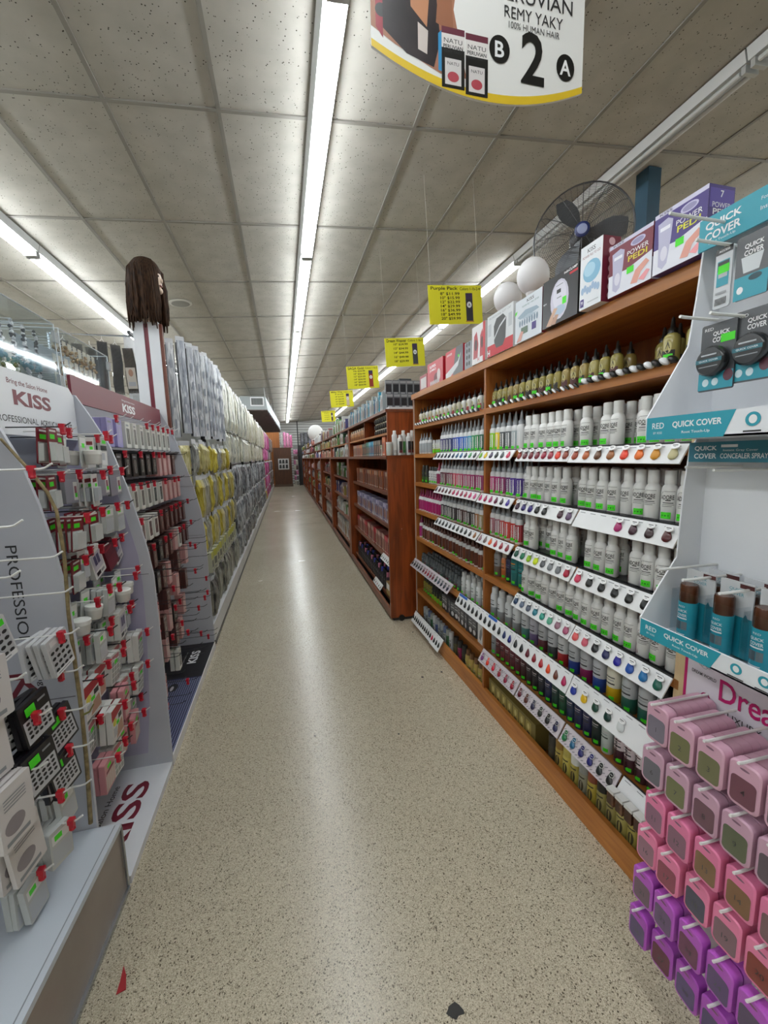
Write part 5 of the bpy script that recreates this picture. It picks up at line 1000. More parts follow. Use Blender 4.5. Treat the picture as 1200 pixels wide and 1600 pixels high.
# --- packs (front faces +X)
def npack(w_, h, base, art=(), thick=.008, extra=None, hole=True):
    b = MB(); b.prism([(0, x, z - h / 2) for x, z in rrect(w_, h, .004, 3)], (-thick, 0, 0), base); r = b.mesh('hanging_pack')
    b = MB(); b.art(list(art) or [('r', -w_ * .3, -h * .2, w_ * .3, -h * .1, GREY)], (0, 0, 0), PY, UP); out = [r, ('pack_print', b.mesh('pack_print'))]
    if extra: out.append(('blister', extra))
    return out
CLR = c('#c3c6c4', .2); MILK = c('#d9dad6', .3); DKRED = c('#6c1422', .4)
def grid(w_, z0, z1, nx, ny, mat, s=.7):
    out = []; dx = w_ / nx; dz = (z1 - z0) / ny
    for i in range(nx):
        for j in range(ny): out.append(('r', -w_ / 2 + (i + .5 - s / 2) * dx, z0 + (j + .5 - s / 2) * dz, -w_ / 2 + (i + .5 + s / 2) * dx, z0 + (j + .5 + s / 2) * dz, mat))
    return out
def blisterbox(w_, h, d, m, z=0): b = MB(); b.box(.0, d, -w_ / 2, w_ / 2, z - h, z, m); return b.mesh('blister')
PK_ = {
 'redcard': npack(.062, .115, DKRED, [('r', -.029, -.112, .029, -.045, CLR), ('r', -.02, -.035, .012, -.02, NEON), ('r', -.022, -.012, .022, -.006, OFFW)], .004, blisterbox(.05, .055, .014, CLR, -.05)),
 'whitecard': npack(.062, .12, OFFW, [('r', -.026, -.1, .026, -.05, c('#8d8f94', .3)), ('r', -.025, -.03, .02, -.016, DKRED), ('r', -.004, -.048, .02, -.036, NEON)], .004, blisterbox(.045, .05, .012, MIDG, -.05)),
 'darklabel': npack(.05, .13, CLR, [('r', -.023, -.05, .023, -.03, DARK), ('r', -.02, -.11, .02, -.055, OFFW), ('r', -.018, -.09, .004, -.06, MIDG), ('r', -.01, -.022, .018, -.008, NEON)], .010),
 'greytray': npack(.085, .105, c('#85858b', .4), [('r', -.04, -.1, .04, -.02, c('#8f8d98', .35)), ('r', .012, -.095, .04, -.03, OFFW), ('r', .018, -.07, .034, -.045, c('#8c5c68')), ('r', .02, -.085, .036, -.07, NEON)], .014),
 'jar': None,
 'nailbox': npack(.075, .125, OFFW, [('r', -.033, -.12, .033, -.03, c('#a9adaa', .2))] + [('r', -.033 + k * .022, -.12, -.031 + k * .022, -.03, WHITE) for k in range(4)] + [('r', -.033, -.12 + k * .022, .033, -.118 + k * .022, WHITE) for k in range(5)] + [('r', -.03, -.026, .03, -.008, c('#b86a74')), ('r', -.01, -.045, .016, -.03, NEON)], .022),
 'redbox': npack(.085, .12, c('#5c1020', .35), [('r', -.035, -.07 - k * .008, .03, -.068 - k * .008, c('#8c3040')) for k in range(5)] + [('r', -.035, -.03, .02, -.022, c('#8c3040'))], .03),
 'kitbox': npack(.085, .12, OFFW, [('r', -.036, -.09, .036, -.02, c('#b9b6c0')), ('r', -.02, -.07, -.002, -.03, c('#4a4468')), ('r', .002, -.07, .02, -.03, c('#4a4468')), ('r', -.03, -.112, .0, -.096, BLACK), ('r', .005, -.11, .03, -.1, GREY)], .022),
 'manikit': npack(.10, .13, OFFW, [('p', [(-.048, -.045), (.048, -.03), (.048, -.002), (-.048, -.002)], c('#a01c2a')), ('e', -.025, -.055, .016, .014, 14, c('#d8cc4a')), ('p', [(-.02, -.125), (.048, -.12), (.04, -.07), (.0, -.08)], c('#b08a76')), ('r', -.04, -.11, -.01, -.075, MIDG), ('r', .008, -.06, .038, -.04, DARK), ('r', -.012, -.075, .012, -.06, NEON)], .02),
 'tealtube': npack(.055, .12, OFFW, [('r', -.012, -.1, .012, -.03, c('#3a9a9c')), ('t', '16', 0, -.065, None, .03, PI / 2, .02, OFFW), ('r', -.02, -.02, .02, -.01, GREY)], .012),
 'lashwhite': npack(.085, .115, c('#cdcdd0', .35), [('r', -.038, -.108, .038, -.028, c('#b7b8bc', .3))] + [('e', -.028 + (k % 4) * .0185, -.042 - (k // 4) * .018, .0075, .005, 8, c('#1c1a1e')) for k in range(16)] + [('r', -.038, -.113, .038, -.1, WHITE), ('r', -.03, -.108, .02, -.105, GREY), ('r', -.03, -.022, .0, -.006, WHITE), ('r', .005, -.024, .034, -.008, NEON)], .012),
 'lashblack': npack(.095, .12, c('#17151a', .3), [('r', -.042, -.112, .042, -.045, c('#c3c4c9', .3))] + [('e', -.03 + (k % 5) * .015, -.055 - (k // 5) * .013, .006, .0045, 8, c('#1a181c')) for k in range(20)] + [('r', -.03, -.036, .0, -.012, NEON), ('r', .01, -.02, .035, -.014, GREY)], .012),
 'pinkbox': npack(.08, .12, c('#c98a90', .35), [('r', -.034, -.112, .034, -.05, c('#c9b0a8', .3))] + [('r', -.034 + k * .017, -.112, -.032 + k * .017, -.05, OFFW) for k in range(5)] + [('r', -.02, -.03, .01, -.016, NEON), ('r', -.03, -.045, .03, -.036, DKRED)], .02),
 'paper': npack(.10, .15, c('#d4cfce', .4), [('e', -.01, -.1, .03, .022, c('#8c8488'))] + [('r', -.035, -.03 - k * .008, .03, -.027 - k * .008, GREY) for k in range(4)] + [('r', -.04, -.14, .03, -.13, GREY)], .012),
 'clear': npack(.07, .11, CLR, [('r', -.028, -.04, .028, -.012, OFFW), ('r', -.02, -.032, .004, -.016, NEON), ('r', -.03, -.1, .03, -.05, MIDG)], .016),
}
b = MB(); T = Matrix.Translation((.028, 0, -.082)); b.lathe([(.022, -.026), (.025, -.022), (.027, .012), (.0275, .014)], c('#d4d4d0', .3), 18, T); b.lathe([(.029, .010), (.029, .024), (.026, .026)], c('#e6e6e2', .3), 18, T); JARM = b.mesh('powder_jar')
PK_['jar'] = npack(.062, .12, CLR, [('r', -.026, -.04, .026, -.01, OFFW), ('r', -.012, -.046, .014, -.03, NEON)], .003, JARM)
PN = {'redcard': 'dark red blister card', 'whitecard': 'white blister card', 'darklabel': 'dark-labelled clear tube', 'greytray': 'grey nail-file pack', 'jar': 'white powder jar card', 'nailbox': 'clear false-nail box', 'redbox': 'dark red nail kit box', 'kitbox': 'white nail kit box', 'manikit': 'white and red manicure kit', 'tealtube': 'white teal-tube pack', 'lashwhite': 'white lash tray', 'lashblack': 'black lash tray', 'pinkbox': 'pink false-nail box', 'paper': 'large white paper pack', 'clear': 'clear plastic pack'}
RWN = ['top', 'second', 'third', 'fourth', 'fifth', 'sixth', 'seventh', 'eighth', 'ninth', 'tenth', 'lowest']
# --- the middle display (white header)
ob = (-.80, 1.745)
t = thing('nail_display', 'white floor display of nail kits under the white header with red lettering', 'display stand', (ob[0], ob[1], 0))
def dpart(par, o, nm, fn, _=None): b = MB(); fn(b); b.v = [(x - o[0], y - o[1], z) for x, y, z in b.v]; return b.build(nm, par)
WPROF = [(-.617, .03), (-.613, .5), (-.614, .977), (-.628, 1.10), (-.650, 1.23), (-.685, 1.40), (-.735, 1.58), (-.765, 1.64), (-.795, 1.703), (-.842, 1.79)]
WINN = [(-.72, .10), (-.69, .35), (-.668, .7), (-.662, .95), (-.668, 1.08), (-.70, 1.26), (-.735, 1.42), (-.775, 1.55), (-.83, 1.63)]
dpart(t, ob, 'back_panel', lambda b: b.box(-1.015, BX, 1.46, 2.055, 0, 1.80, CARD))
wing(t, 2.04, WPROF, WINN, [.99], ob)
w1 = wing(t, 1.45, [(-.70, .03), (-.69, .45), (-.683, .9), (-.690, 1.09), (-.708, 1.24), (-.731, 1.378), (-.764, 1.515), (-.80, 1.605), (-.845, 1.70)], None, [.93, .75], ob)
K9 = c('#26262a', .5)
dpart(t, ob, 'panel_print', lambda b: b.art([('t', 'PROFESSIONAL', .182, 1.06, .40, .030, -PI / 2, 0, K9), ('t', 'Bring the Salon Home', .207, .72, .30, .022, -PI / 2, .01, K9), ('t', 'KISS', .16, .72, .26, .075, -PI / 2, .02, KRED)], (-1.0, 1.45, 0), PX, UP), None).parent = w1
tr_ = dpart(t, ob, 'base_tray', lambda b: b.box(-1.0, -.617, 1.465, 2.04, 0, .03, CARDW))
dpart(t, ob, 'tray_print', lambda b: b.art([('t', 'KISS', -.015, .0, .42, .105, 0, .02, KRED), ('t', 'Bring the Salon Home', -.01, .085, .40, .032, 0, 0, K9)], (-.735, 1.745, .03), PY, (-1, 0, 0)), None).parent = tr_
hb_ = dpart(t, ob, 'header_board', lambda b: b.prism([(-.845, 1.30, 1.60), (-.845, 2.035, 1.60), (-.845, 2.035, 1.78), (-.845, 2.0, 1.812), (-.845, 1.30, 1.812)], (-.012, 0, 0), CARDW))
dpart(t, ob, 'header_print', lambda b: b.art([('t', 'Bring the Salon Home', .0, .060, .235, .022, 0, .01, KRED), ('t', 'KISS', .018, .012, .225, .050, 0, .035, KRED), ('t', 'PROFESSIONAL', -.085, -.060, .235, .021, 0, 0, K9), ('t', 'ACRYLIC NAILS & KIT', .16, -.060, .23, .021, 0, .015, K9)], (-.845, 1.715, 1.712), PY, UP), None).parent = hb_
BROWS = [(1.615, ['redcard', 'redcard', 'jar', 'whitecard', 'darklabel']), (1.475, ['redcard', 'greytray', 'whitecard', 'greytray', 'greytray']), (1.335, ['redcard', 'redcard', 'tealtube', 'clear', 'clear']), (1.185, ['redcard', 'whitecard', 'kitbox', 'redbox', 'kitbox']), (1.035, ['jar', 'jar', 'clear', 'jar', 'jar']), (.895, ['darklabel', 'clear', 'darklabel', 'kitbox', 'whitecard']),
         (.745, ['manikit', 'manikit', 'nailbox', 'nailbox', 'nailbox']), (.595, ['nailbox', 'manikit', 'pinkbox', 'nailbox', 'nailbox']), (.43, ['pinkbox', 'nailbox', 'pinkbox', 'pinkbox', 'clear'])]
BCOL = [1.56, 1.66, 1.76, 1.86, 1.955]
for ri, (z, kinds) in enumerate(BROWS):
    for ci, kd in enumerate(kinds):
        y = BCOL[ci] + R0.uniform(-.012, .012); zz = z + R0.uniform(-.012, .012); xt = -.66 + R0.uniform(-.02, .045) - max(0, z - 1.3) * .10
        n = {8: 2}.get(ri, R0.choice((2, 3, 4))); th = {'redcard': .022, 'jar': .062, 'whitecard': .02, 'kitbox': .025, 'redbox': .033, 'nailbox': .025, 'manikit': .023, 'pinkbox': .023, 'greytray': .017, 'clear': .019, 'darklabel': .014, 'tealtube': .015}[kd]
        if kd == 'jar': n = min(n, 2)
        x0 = xt - .055; lock = x0 + .03 + (.05 if kd == 'jar' else .0)
        hook(t, y, zz, max(xt, lock + .02), ob, lock, WIREW if (ri + ci) % 3 else WIREB)
        for k in range(n):
            if kd in ('kitbox', 'redbox', 'nailbox') and ri in (3, 4): rt = (R0.uniform(-.1, .1) + .35, 0, R0.uniform(-.1, .1))
            else: rt = (R0.uniform(-.08, .08), R0.uniform(0, .08), R0.uniform(-.12, .12))
            put(PK_[kd], 'nail_pack', f"{PN[kd]}, middle display, {RWN[ri]} row, {nth(ci)} hook from camera, {nth(k)} deep", 'nail pack', (x0 - k * (th + .002), y, zz - .004), rt, f'{PN[kd]}s in the middle display')
# --- the far display (dark red header)
oc = (-.80, 2.70)
t3 = thing('nail_display', 'floor display of press-on nails under the dark red header', 'display stand', (oc[0], oc[1], 0))
dpart(t3, oc, 'back_panel', lambda b: b.box(-1.015, BX, 2.06, 3.385, 0, 1.87, CARD))
WP3 = [(-.625, .03), (-.622, .5), (-.622, .96), (-.640, 1.12), (-.677, 1.309), (-.72, 1.48), (-.768, 1.647), (-.81, 1.76), (-.857, 1.86)]
wing(t3, 3.37, WP3, None, [1.31, .93], oc)
tr3 = dpart(t3, oc, 'base_tray', lambda b: (b.box(-1.0, -.622, 2.058, 3.37, 0, .05, c('#141216', .3)), b.box(-.622, -.616, 2.058, 3.37, 0, .053, WHITE)))
gs = [('r', -.62, -.125, .14, .20, c('#23264a', .35))]
for i in range(62):
    for j in range(24):
        if (i + j * 0) % 1 == 0: gs.append(('r', -.615 + i * .0119, -.12 + j * .0132, -.615 + i * .0119 + .007, -.12 + j * .0132 + .0062, c('#9aa2c4', .4)))
gs += [('e', -.30 + .16 * k, .07 - .02 * k, .05, .03, 18, c('#101016')) for k in range(3)] + [('e', -.31 + .16 * k, .075 - .02 * k, .03, .010, 14, c('#c9c4c8')) for k in range(3)]
gs += [('t', 'KISS', .435, -.015, .20, .062, 0, .03, WHITE), ('t', 'Bring the Salon Home', .43, .045, .19, .012, 0, 0, OFFW), ('t', 'Glamorous', .32, .13, .30, .08, .15, -.01, c('#3a383e'))]
dpart(t3, oc, 'tray_print', lambda b: b.art(gs, (-.745, 2.70, .05), PY, (-1, 0, 0), step=.000002), None).parent = tr3
hb3 = dpart(t3, oc, 'header_board', lambda b: b.box(-.87, -.858, 2.058, 3.368, 1.765, 1.878, KRED))
dpart(t3, oc, 'header_print', lambda b: b.art([('t', 'KISS', .03, -.012, .20, .046, 0, .035, WHITE), ('t', 'Bring the Salon Home', .03, .028, .20, .012, 0, 0, WHITE)], (-.858, 2.70, 1.82), PY, UP), None).parent = hb3
dpart(t3, oc, 'wire_shelf', lambda b: b.box(-1.0, -.755, 2.10, 3.365, 1.562, 1.572, c('#7d7e84', .4)))
def nbox(base, win, w_=.066, h=.135):
    return npack(w_, h, c(base, .35), [('r', -w_ * .3, -h * .85, w_ * .3, -h * .25, c(win, .25)), ('r', -w_ * .35, -h * .17, w_ * .2, -h * .1, GREY)] + [('r', -w_ * .3 + k * w_ * .2, -h * .85, -w_ * .3 + k * w_ * .2 + .0015, -h * .25, OFFW) for k in range(1, 3)], .024)
NB = {'lav': nbox('#9a93c4', '#b4aed8'), 'white': nbox('#d3d3cc', '#6c6a66'), 'wht2': nbox('#c9c9c4', '#3c4a48'), 'black': nbox('#1e1b1a', '#4a4644', .07, .12), 'pink': nbox('#b98a88', '#d8b8b4'), 'brown': nbox('#4a2a26', '#6c4a44'), 'win': nbox('#d4d2cc', '#5c3a3a')}
NBN = {'lav': 'lavender', 'white': 'cream white', 'wht2': 'white dark-windowed', 'black': 'black', 'pink': 'pink', 'brown': 'brown', 'win': 'white brown-windowed'}
CCOL = [2.22 + .112 * i for i in range(10)]
CROWS = [(1.712, 'lav lav white white white white white white white white', -.785, True), (1.545, 'black black black black black black pink pink pink brown', -.765, False), (1.385, 'white white white white wht2 wht2 pink pink pink pink', -.745, False), (1.215, 'win win win win brown brown brown brown brown brown', -.725, False), (1.06, 'black brown brown black brown brown pink white brown brown', -.715, False),
         (.915, 'brown - black brown pink - brown - pink -', -.71, False), (.775, 'black pink - brown - pink - brown - -', -.70, False), (.635, 'black - brown pink black - pink - - -', -.70, False), (.495, 'brown black pink - brown pink - - - -', -.70, False), (.345, 'black pink - - white - - - - -', -.70, False), (.215, 'white - - - - - - - - -', -.70, False)]
for ri, (z, ks, xf, shelfed) in enumerate(CROWS):
    for ci, kd in enumerate(ks.split()):
        y = CCOL[ci]; xt = xf + .075 + (.04 if ri > 4 else 0); zz = z + (R0.uniform(-.02, .02) if ri > 4 else 0)
        lk = (xf + .03) if (R0.random() < (.62 if ri < 5 else .5)) else None
        if kd == '-' and R0.random() < .35: continue
        hook(t3, y, zz + .004, xt + R0.uniform(-.01, .03), oc, lk if kd != '-' else (xt - .03 if R0.random() < .5 else None), WIREB if ri > 0 else WIREW, r=.0018)
        if kd == '-': continue
        for k in range(3 if ri < 5 else 2):
            put(NB[kd], 'press_on_nail_box', f"{NBN[kd]} press-on nail box, far display, {RWN[ri]} row, {nth(ci)} hook from camera, {nth(k)} deep", 'nail box', (xf - k * .027, y + R0.uniform(-.004, .004), zz), (R0.uniform(-.04, .04), 0, R0.uniform(-.05, .05)), f'{NBN[kd]} nail boxes in the far display')
# --- the near display: low white deck and lash hooks
oa = (-.85, 1.0)
ta = thing('low_deck', 'low white deck with a mirror-grey front at the near corner of the aisle', 'display base', (oa[0], oa[1], 0))
dk = dpart(ta, oa, 'deck', lambda b: b.hexa([(-1.012, .45, .246), (-.663, .45, .246), (-.618, 1.446, .246), (-1.012, 1.446, .246)], [(-1.012, .45, .264), (-.663, .45, .264), (-.618, 1.446, .264), (-1.012, 1.446, .264)], noisy('white_deck', '#c3cbd6', '#ccd3dc', 2, .35)))
dpart(ta, oa, 'edge_strip', lambda b: (b.hexa([(-.682, .45, .264), (-.679, .45, .264), (-.634, 1.44, .264), (-.637, 1.44, .264)], [(-.682, .45, .2646), (-.679, .45, .2646), (-.634, 1.44, .2646), (-.637, 1.44, .2646)], c('#8a9098', .4)), b.hexa([(-.667, .45, .0), (-.652, .45, 0), (-.613, 1.444, 0), (-.622, 1.444, 0)], [(-.667, .45, .016), (-.652, .45, .016), (-.613, 1.444, .016), (-.622, 1.444, .016)], STEEL)))
MIRR = noisy('dull_grey_front', '#8c827c', '#9a908a', 4, .3, .25)
dpart(ta, oa, 'front_panel', lambda b: (b.hexa([(-.69, .45, .016), (-.666, .45, .016), (-.622, 1.44, .016), (-.64, 1.44, .016)], [(-.69, .45, .246), (-.666, .45, .246), (-.622, 1.44, .246), (-.64, 1.44, .246)], MIRR), b.box(-1.012, -.64, 1.43, 1.44, 0, .246, MIRR), b.box(-.628, -.616, 1.436, 1.446, 0, .25, STEEL)))
ta2 = thing('lash_display', 'grey peg panel of white hooks with red locks and lash trays over the low deck', 'display stand', (-1.0, 1.1, .264))
dpart(ta2, (-1.0, 1.1, 0), 'back_panel', lambda b: b.box(-1.015, BX, .80, 1.44, 0, 1.34, CARD))
def ahook(y, z, xt, lock): h = hook(ta2, y, z - .264, xt, (-1.0, 1.1), lock, WIREW, BX, .0028); return h
AT = [(1.30, 1.49, -.61, -.66), (1.12, 1.36, -.60, None), (1.25, 1.255, -.59, None), (1.12, 1.24, -.62, None), (1.30, 1.142, -.60, None), (1.27, 1.03, -.585, -.63), (1.12, .985, -.64, None), (1.30, .905, -.60, -.66), (1.16, .862, -.62, -.655), (1.30, .785, -.60, -.67), (1.13, .735, -.63, None), (1.30, .667, -.60, -.665), (1.2, .60, -.625, -.65), (1.3, .54, -.62, None), (1.25, .468, -.63, -.66), (1.18, .395, -.68, -.71)]
for a_ in AT: ahook(*a_)
AP = [('lashwhite', 1.12, 1.13, -.70, 2), ('lashwhite', 1.27, 1.03, -.645, 4), ('paper', 1.06, 1.06, -.68, 2), ('lashblack', 1.17, .905, -.665, 3), ('lashblack', 1.29, .79, -.68, 2), ('lashblack', 1.15, .775, -.66, 3), ('lashblack', 1.27, .668, -.675, 3), ('paper', 1.06, .76, -.665, 3), ('clear', 1.30, .54, -.69, 4), ('clear', 1.24, .47, -.685, 4), ('paper', 1.12, .60, -.70, 3), ('clear', 1.16, .395, -.72, 3), ('lashwhite', 1.10, .93, -.71, 2), ('paper', 1.05, .915, -.70, 2)]
for i, (kd, y, z, x, n) in enumerate(AP):
    for k in range(n): put(PK_[kd], 'lash_pack', f"{PN[kd]}, near lash panel, {nth(i)} hook going down, {nth(k)} deep", 'lash pack', (x - k * .017, y, z), (R0.uniform(.05, .3) if 'lash' in kd else R0.uniform(-.05, .1), 0, R0.uniform(-.35, -.05)), f'{PN[kd]}s on the near lash panel')
b = MB(); TW = [(-.787, 1.579), (-.755, 1.53), (-.721, 1.476), (-.690, 1.42), (-.672, 1.36), (-.668, 1.22), (-.678, 1.037), (-.679, .846), (-.679, .691), (-.685, .51), (-.697, .30)]
b.tube([(x - .004, 1.43, z) for x, z in TW], [.004, .0045, .005, .005, .005, .0055, .0055, .006, .006, .0065, .007], noisy('tan_cane', '#6a5a3c', '#94835c', 40, .6), 8)
cane = b.build('bent_cane'); tag(cane, 'bent tan cane leaning along the edge of the white lettered wing panel', 'cane')
b = MB(); b.tube([(-.685, 1.43, .69), (-.66, 1.428, .70), (-.645, 1.427, .725)], [.004, .003, .002], c('#7c7a3c', .6), 6); b.build('cane_stub', cane)

# ------------------------------------------------------------------ top deck, acrylic cases, wig, posts
b = MB(); b.box(-1.62, -1.016, .8, 3.38, 1.80, 1.83, CARDW); b.box(-1.62, -1.58, .8, 3.38, 0, 1.80, CARD); b.box(-1.62, -1.016, .8, .84, 0, 1.80, CARD)
tag(b.build('counter_shelving'), 'pale back shelving behind the nail displays that carries the acrylic cases', 'shelving')
def case_box(y0, y1, x0, x1, h, label, beads):
    t = thing('acrylic_case', label, 'display case', (x1, y0, 1.8307))
    W_, D_ = y1 - y0, x1 - x0
    b = MB(); e = .003
    b.box(-D_, 0, 0, W_, h - e, h, CLEAR); b.box(-e, 0, 0, W_, 0, h, CLEAR); b.box(-D_, 0, 0, e, 0, h, CLEAR); b.box(-D_, 0, W_ - e, W_, 0, h, CLEAR); b.box(-D_, 0, 0, W_, 0, e, CLEAR); b.build('clear_walls', t)
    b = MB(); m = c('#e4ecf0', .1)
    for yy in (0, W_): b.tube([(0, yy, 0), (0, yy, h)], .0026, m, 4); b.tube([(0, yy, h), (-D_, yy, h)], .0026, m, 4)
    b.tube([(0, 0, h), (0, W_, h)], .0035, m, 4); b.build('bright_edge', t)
    for zz in (.06, h - .06):
        b = MB(); b.box(.001, .014, W_ - .03, W_ + .006, zz - .025, zz + .025, glass('hinge_acrylic', (.9, .93, .95), .25, .35, '#e6ecf0')); b.build('hinge', t)
    b = MB(); b.box(-D_ * .55, -D_ * .52, .02, W_ - .02, .0, h - .02, c('#949ca0', .4)); b.build('inner_panel', t)
    return t
case_box(1.52, 2.30, -1.40, -1.0, .315, 'tall clear acrylic case hung with silver bead necklaces over the white header', 1)
case_box(2.34, 2.90, -1.36, -1.0, .31, 'second clear acrylic case with tan and gold earrings behind the dark red header', 1)
SILV = c('#e4e8ee', .12, .25); TEALB = c('#5c94a4', .4); GOLD = c('#b89a74', .25, .5)
def strand(x, y, z0, z1, mat, blob, label, group, k):
    rr = random.Random(k); b = MB(); n = 7; z = z0
    pts = [(x, y + .0, z0 - (z0 - z1) * i / n) for i in range(n + 1)]
    b.tube([(0, 0, 0), (0, 0, -(z0 - z1))], .0026, mat, 4)
    for i in range(14): b.ball((rr.uniform(-.004, .004), rr.uniform(-.006, .006), -(z0 - z1) * (i + .5) / 14), rr.uniform(.005, .0085), (mat, c('#5c636c', .2, .4), c('#f4f6f8', .1))[rr.randrange(3)], 7, 5)  # white and dark beads put sparkle and shaded gaps into the colour
    o = b.build('bead_necklace', None, (x, y, z0)); tag(o, label, 'necklace', group)
    if blob:
        b = MB()
        for i in range(5): b.ball((rr.uniform(-.01, .01), rr.uniform(-.016, .016), -.012 - .007 * i), rr.uniform(.008, .014), TEALB, 7, 5)
        b.build('teal_tassel', o)
    b = MB(); b.tube([(0, 0, .0), (-1.206 - x, 0, .004)], .002, c('#dfe4e8', .2), 4); b.build('hanger', o)
k = 0
for rz_, (za, zb) in enumerate(((2.10, 1.985), (1.965, 1.86))):
    for i in range(17):
        strand(-1.055 - .02 * (i % 2), 1.575 + i * .042, za, zb, SILV, (i * 3 + rz_) % 3 != 0, f"silver bead necklace, {('upper','lower')[rz_]} row of tall acrylic case, {nth(i)} from its near wall", 'silver bead necklaces', k); k += 1
for rz_ in range(3):
    for i in range(9):
        x, y, z = -1.05, 2.39 + i * .055, 2.10 - rz_ * .085
        b = MB(); rr = random.Random(k); k += 1
        b.box(-.002, 0, -.018, .018, -.04, .02, c('#cfc6b4', .4))
        for q_ in range(5): b.ball((.006, rr.uniform(-.014, .014), rr.uniform(-.07, -.01)), rr.uniform(.006, .010), (GOLD, c('#c4ab8a', .3), c('#8c6a48', .3))[q_ % 3], 7, 5)
        b.tube([(-.002, 0, .012), (-.136, 0, .016)], .0018, c('#dfe4e8', .2), 4)
        tag(b.build('earring_card', None, (x, y, z)), f"tan and gold earring card, {('top','middle','bottom')[rz_]} row of second acrylic case, {nth(i)} from its near wall", 'earrings', 'earring cards')
# twin posts with the wig
tp = thing('display_post', 'twin white posts with a dark red gap standing beyond the dark red header', 'post', (-.90, 3.42, 0))
for x in (-.055, .045):
    b = MB(); b.box(x - .035, x + .035, -.02, .02, 0, 2.50, CARDW); b.build('white_post', tp)
b = MB(); b.box(-.022, .012, -.012, .018, 0, 2.49, KRED); b.box(.078, .10, -.012, .018, 0, 2.49, c('#6a3a2c', .5)); b.build('dark_strip', tp)
b = MB(); b.tube([(-.02, .0, 2.40), (-.62, .0, 2.40)], .006, STEEL, 6); b.tube([(-.62, 0, 2.40), (-.62, 0, 0)], .012, STEEL, 6); b.build('cross_bar', tp)
wg = thing('wig_mannequin', 'mannequin head in a long dark brown wig on the twin white posts, face turned away', 'wig', (-.875, 3.42, 2.50), (0, 0, -.15))
b = MB(); SKM = c('#c2ab98', .5)
b.ball((.02, 0, .29), (.085, .072, .105), SKM, 18, 12); b.lathe([(.05, 0), (.045, .03), (.042, .22)], SKM, 14); b.ball((.102, 0, .282), (.012, .009, .018), SKM, 10, 7); b.ball((.088, 0, .215), (.02, .022, .022), SKM, 10, 7)
for s in (-1, 1): b.ball((.092, s * .03, .305), (.012, .012, .008), c('#3a2a24'), 8, 6)
b.ball((.098, 0, .248), (.008, .022, .006), c('#8c4a44', .4), 8, 5)
b.build('mannequin_head', wg)
HM = noisy('brown_wig_hair', '#140b07', '#3c281a', 26, .75, 0, (6, 6, .7))
b = MB(); rr = random.Random(3)
HM.node_tree.nodes['Principled BSDF'].inputs['Specular IOR Level'].default_value = .12
b.ball((-.005, 0, .335), (.105, .095, .105), HM, 22, 12)
for i in range(230):
    a = rr.uniform(.55, 2 * PI - .55); r0 = rr.uniform(.03, .09); rx, ry = .106, .097
    x1, y1 = rx * math.cos(a), ry * math.sin(a); L = rr.uniform(-.02, .06) if i % 5 else rr.uniform(-.07, 0)
    w1_ = rr.uniform(.85, 1.12); b.tube([(x1 * .6, y1 * .6, .41), (x1 * 1.0, y1 * 1.0, .35), (x1 * 1.06 * w1_, y1 * 1.06 * w1_, .24), (x1 * 1.08 * w1_ + rr.uniform(-.01, .01), y1 * 1.08 * w1_, .12), (x1 * 1.1 * w1_ + rr.uniform(-.012, .012), y1 * 1.1 * w1_ + rr.uniform(-.01, .01), L)], [.010, .014, .014, .012, .004], HM, 5)
b.build('long_hair', wg)
# dark hair packs on the cross bar
def hairpack(hair, w_, h, card, d=.03):
    b = MB(); n = 7
    for i in range(n):
        x = -w_ * .38 + w_ * .76 * i / (n - 1); b.tube([(0, x, -.03), (.006, x + .004, -h * .4), (0, x - .004, -h * .75), (0, x, -h * .93)], [w_ * .06, w_ * .1, w_ * .1, w_ * .05], hair, 5)
    r = b.mesh('hair_pack')
    b = MB(); b.prism([(d * .5, -w_ / 2, -.03), (d * .5, w_ / 2, -.03), (d * .5, w_ * .46, -h), (d * .5, -w_ * .46, -h)], (-d, 0, 0), FILM); sl = b.mesh('clear_sleeve')
    b = MB(); b.tube([(0, -w_ * .2, -.03), (0, 0, -.01), (0, 0, .012)], .002, WIREW, 4); b.tube([(0, w_ * .2, -.03), (0, 0, -.01)], .002, WIREW, 4); hg = b.mesh('hanger')
    out = [r, ('clear_sleeve', sl), ('hanger', hg)]
    if card: b = MB(); b.box(d * .55, d * .6, -w_ * .4, w_ * .4, -h * .85, -h * .45, c(card, .4)); b.art([('e', 0, -h * .55, w_ * .2, h * .07, 14, c('#8c6a58')), ('r', -w_ * .3, -h * .8, w_ * .3, -h * .72, GREY)], (d * .6, 0, 0), PY, UP); out.append(('insert_card', b.mesh('insert_card')))
    return out
HB = noisy('black_braid_hair', '#101014', '#26262c', 40, .4)
DKP = hairpack(HB, .068, .40, None); DKC = hairpack(noisy('dark_brown_hair', '#1c1512', '#3a2c22', 40, .45), .075, .37, '#a39c92')
for i, x in enumerate((-1.44, -1.36, -1.28, -1.20, -1.12, -1.045)):
    put(DKC if i == 5 else DKP, 'hair_pack', f"dark hair pack in clear sleeve on the steel bar, {nth(5-i)} from the twin posts", 'hair pack', (x, 3.42, 2.385 - .02 * (i % 3)), (.05 * ((i % 3) - 1), 0, -PI / 2 + (.25, .45, .05)[i % 3] + (.1 if i == 5 else 0)), 'dark hair packs on the steel bar')

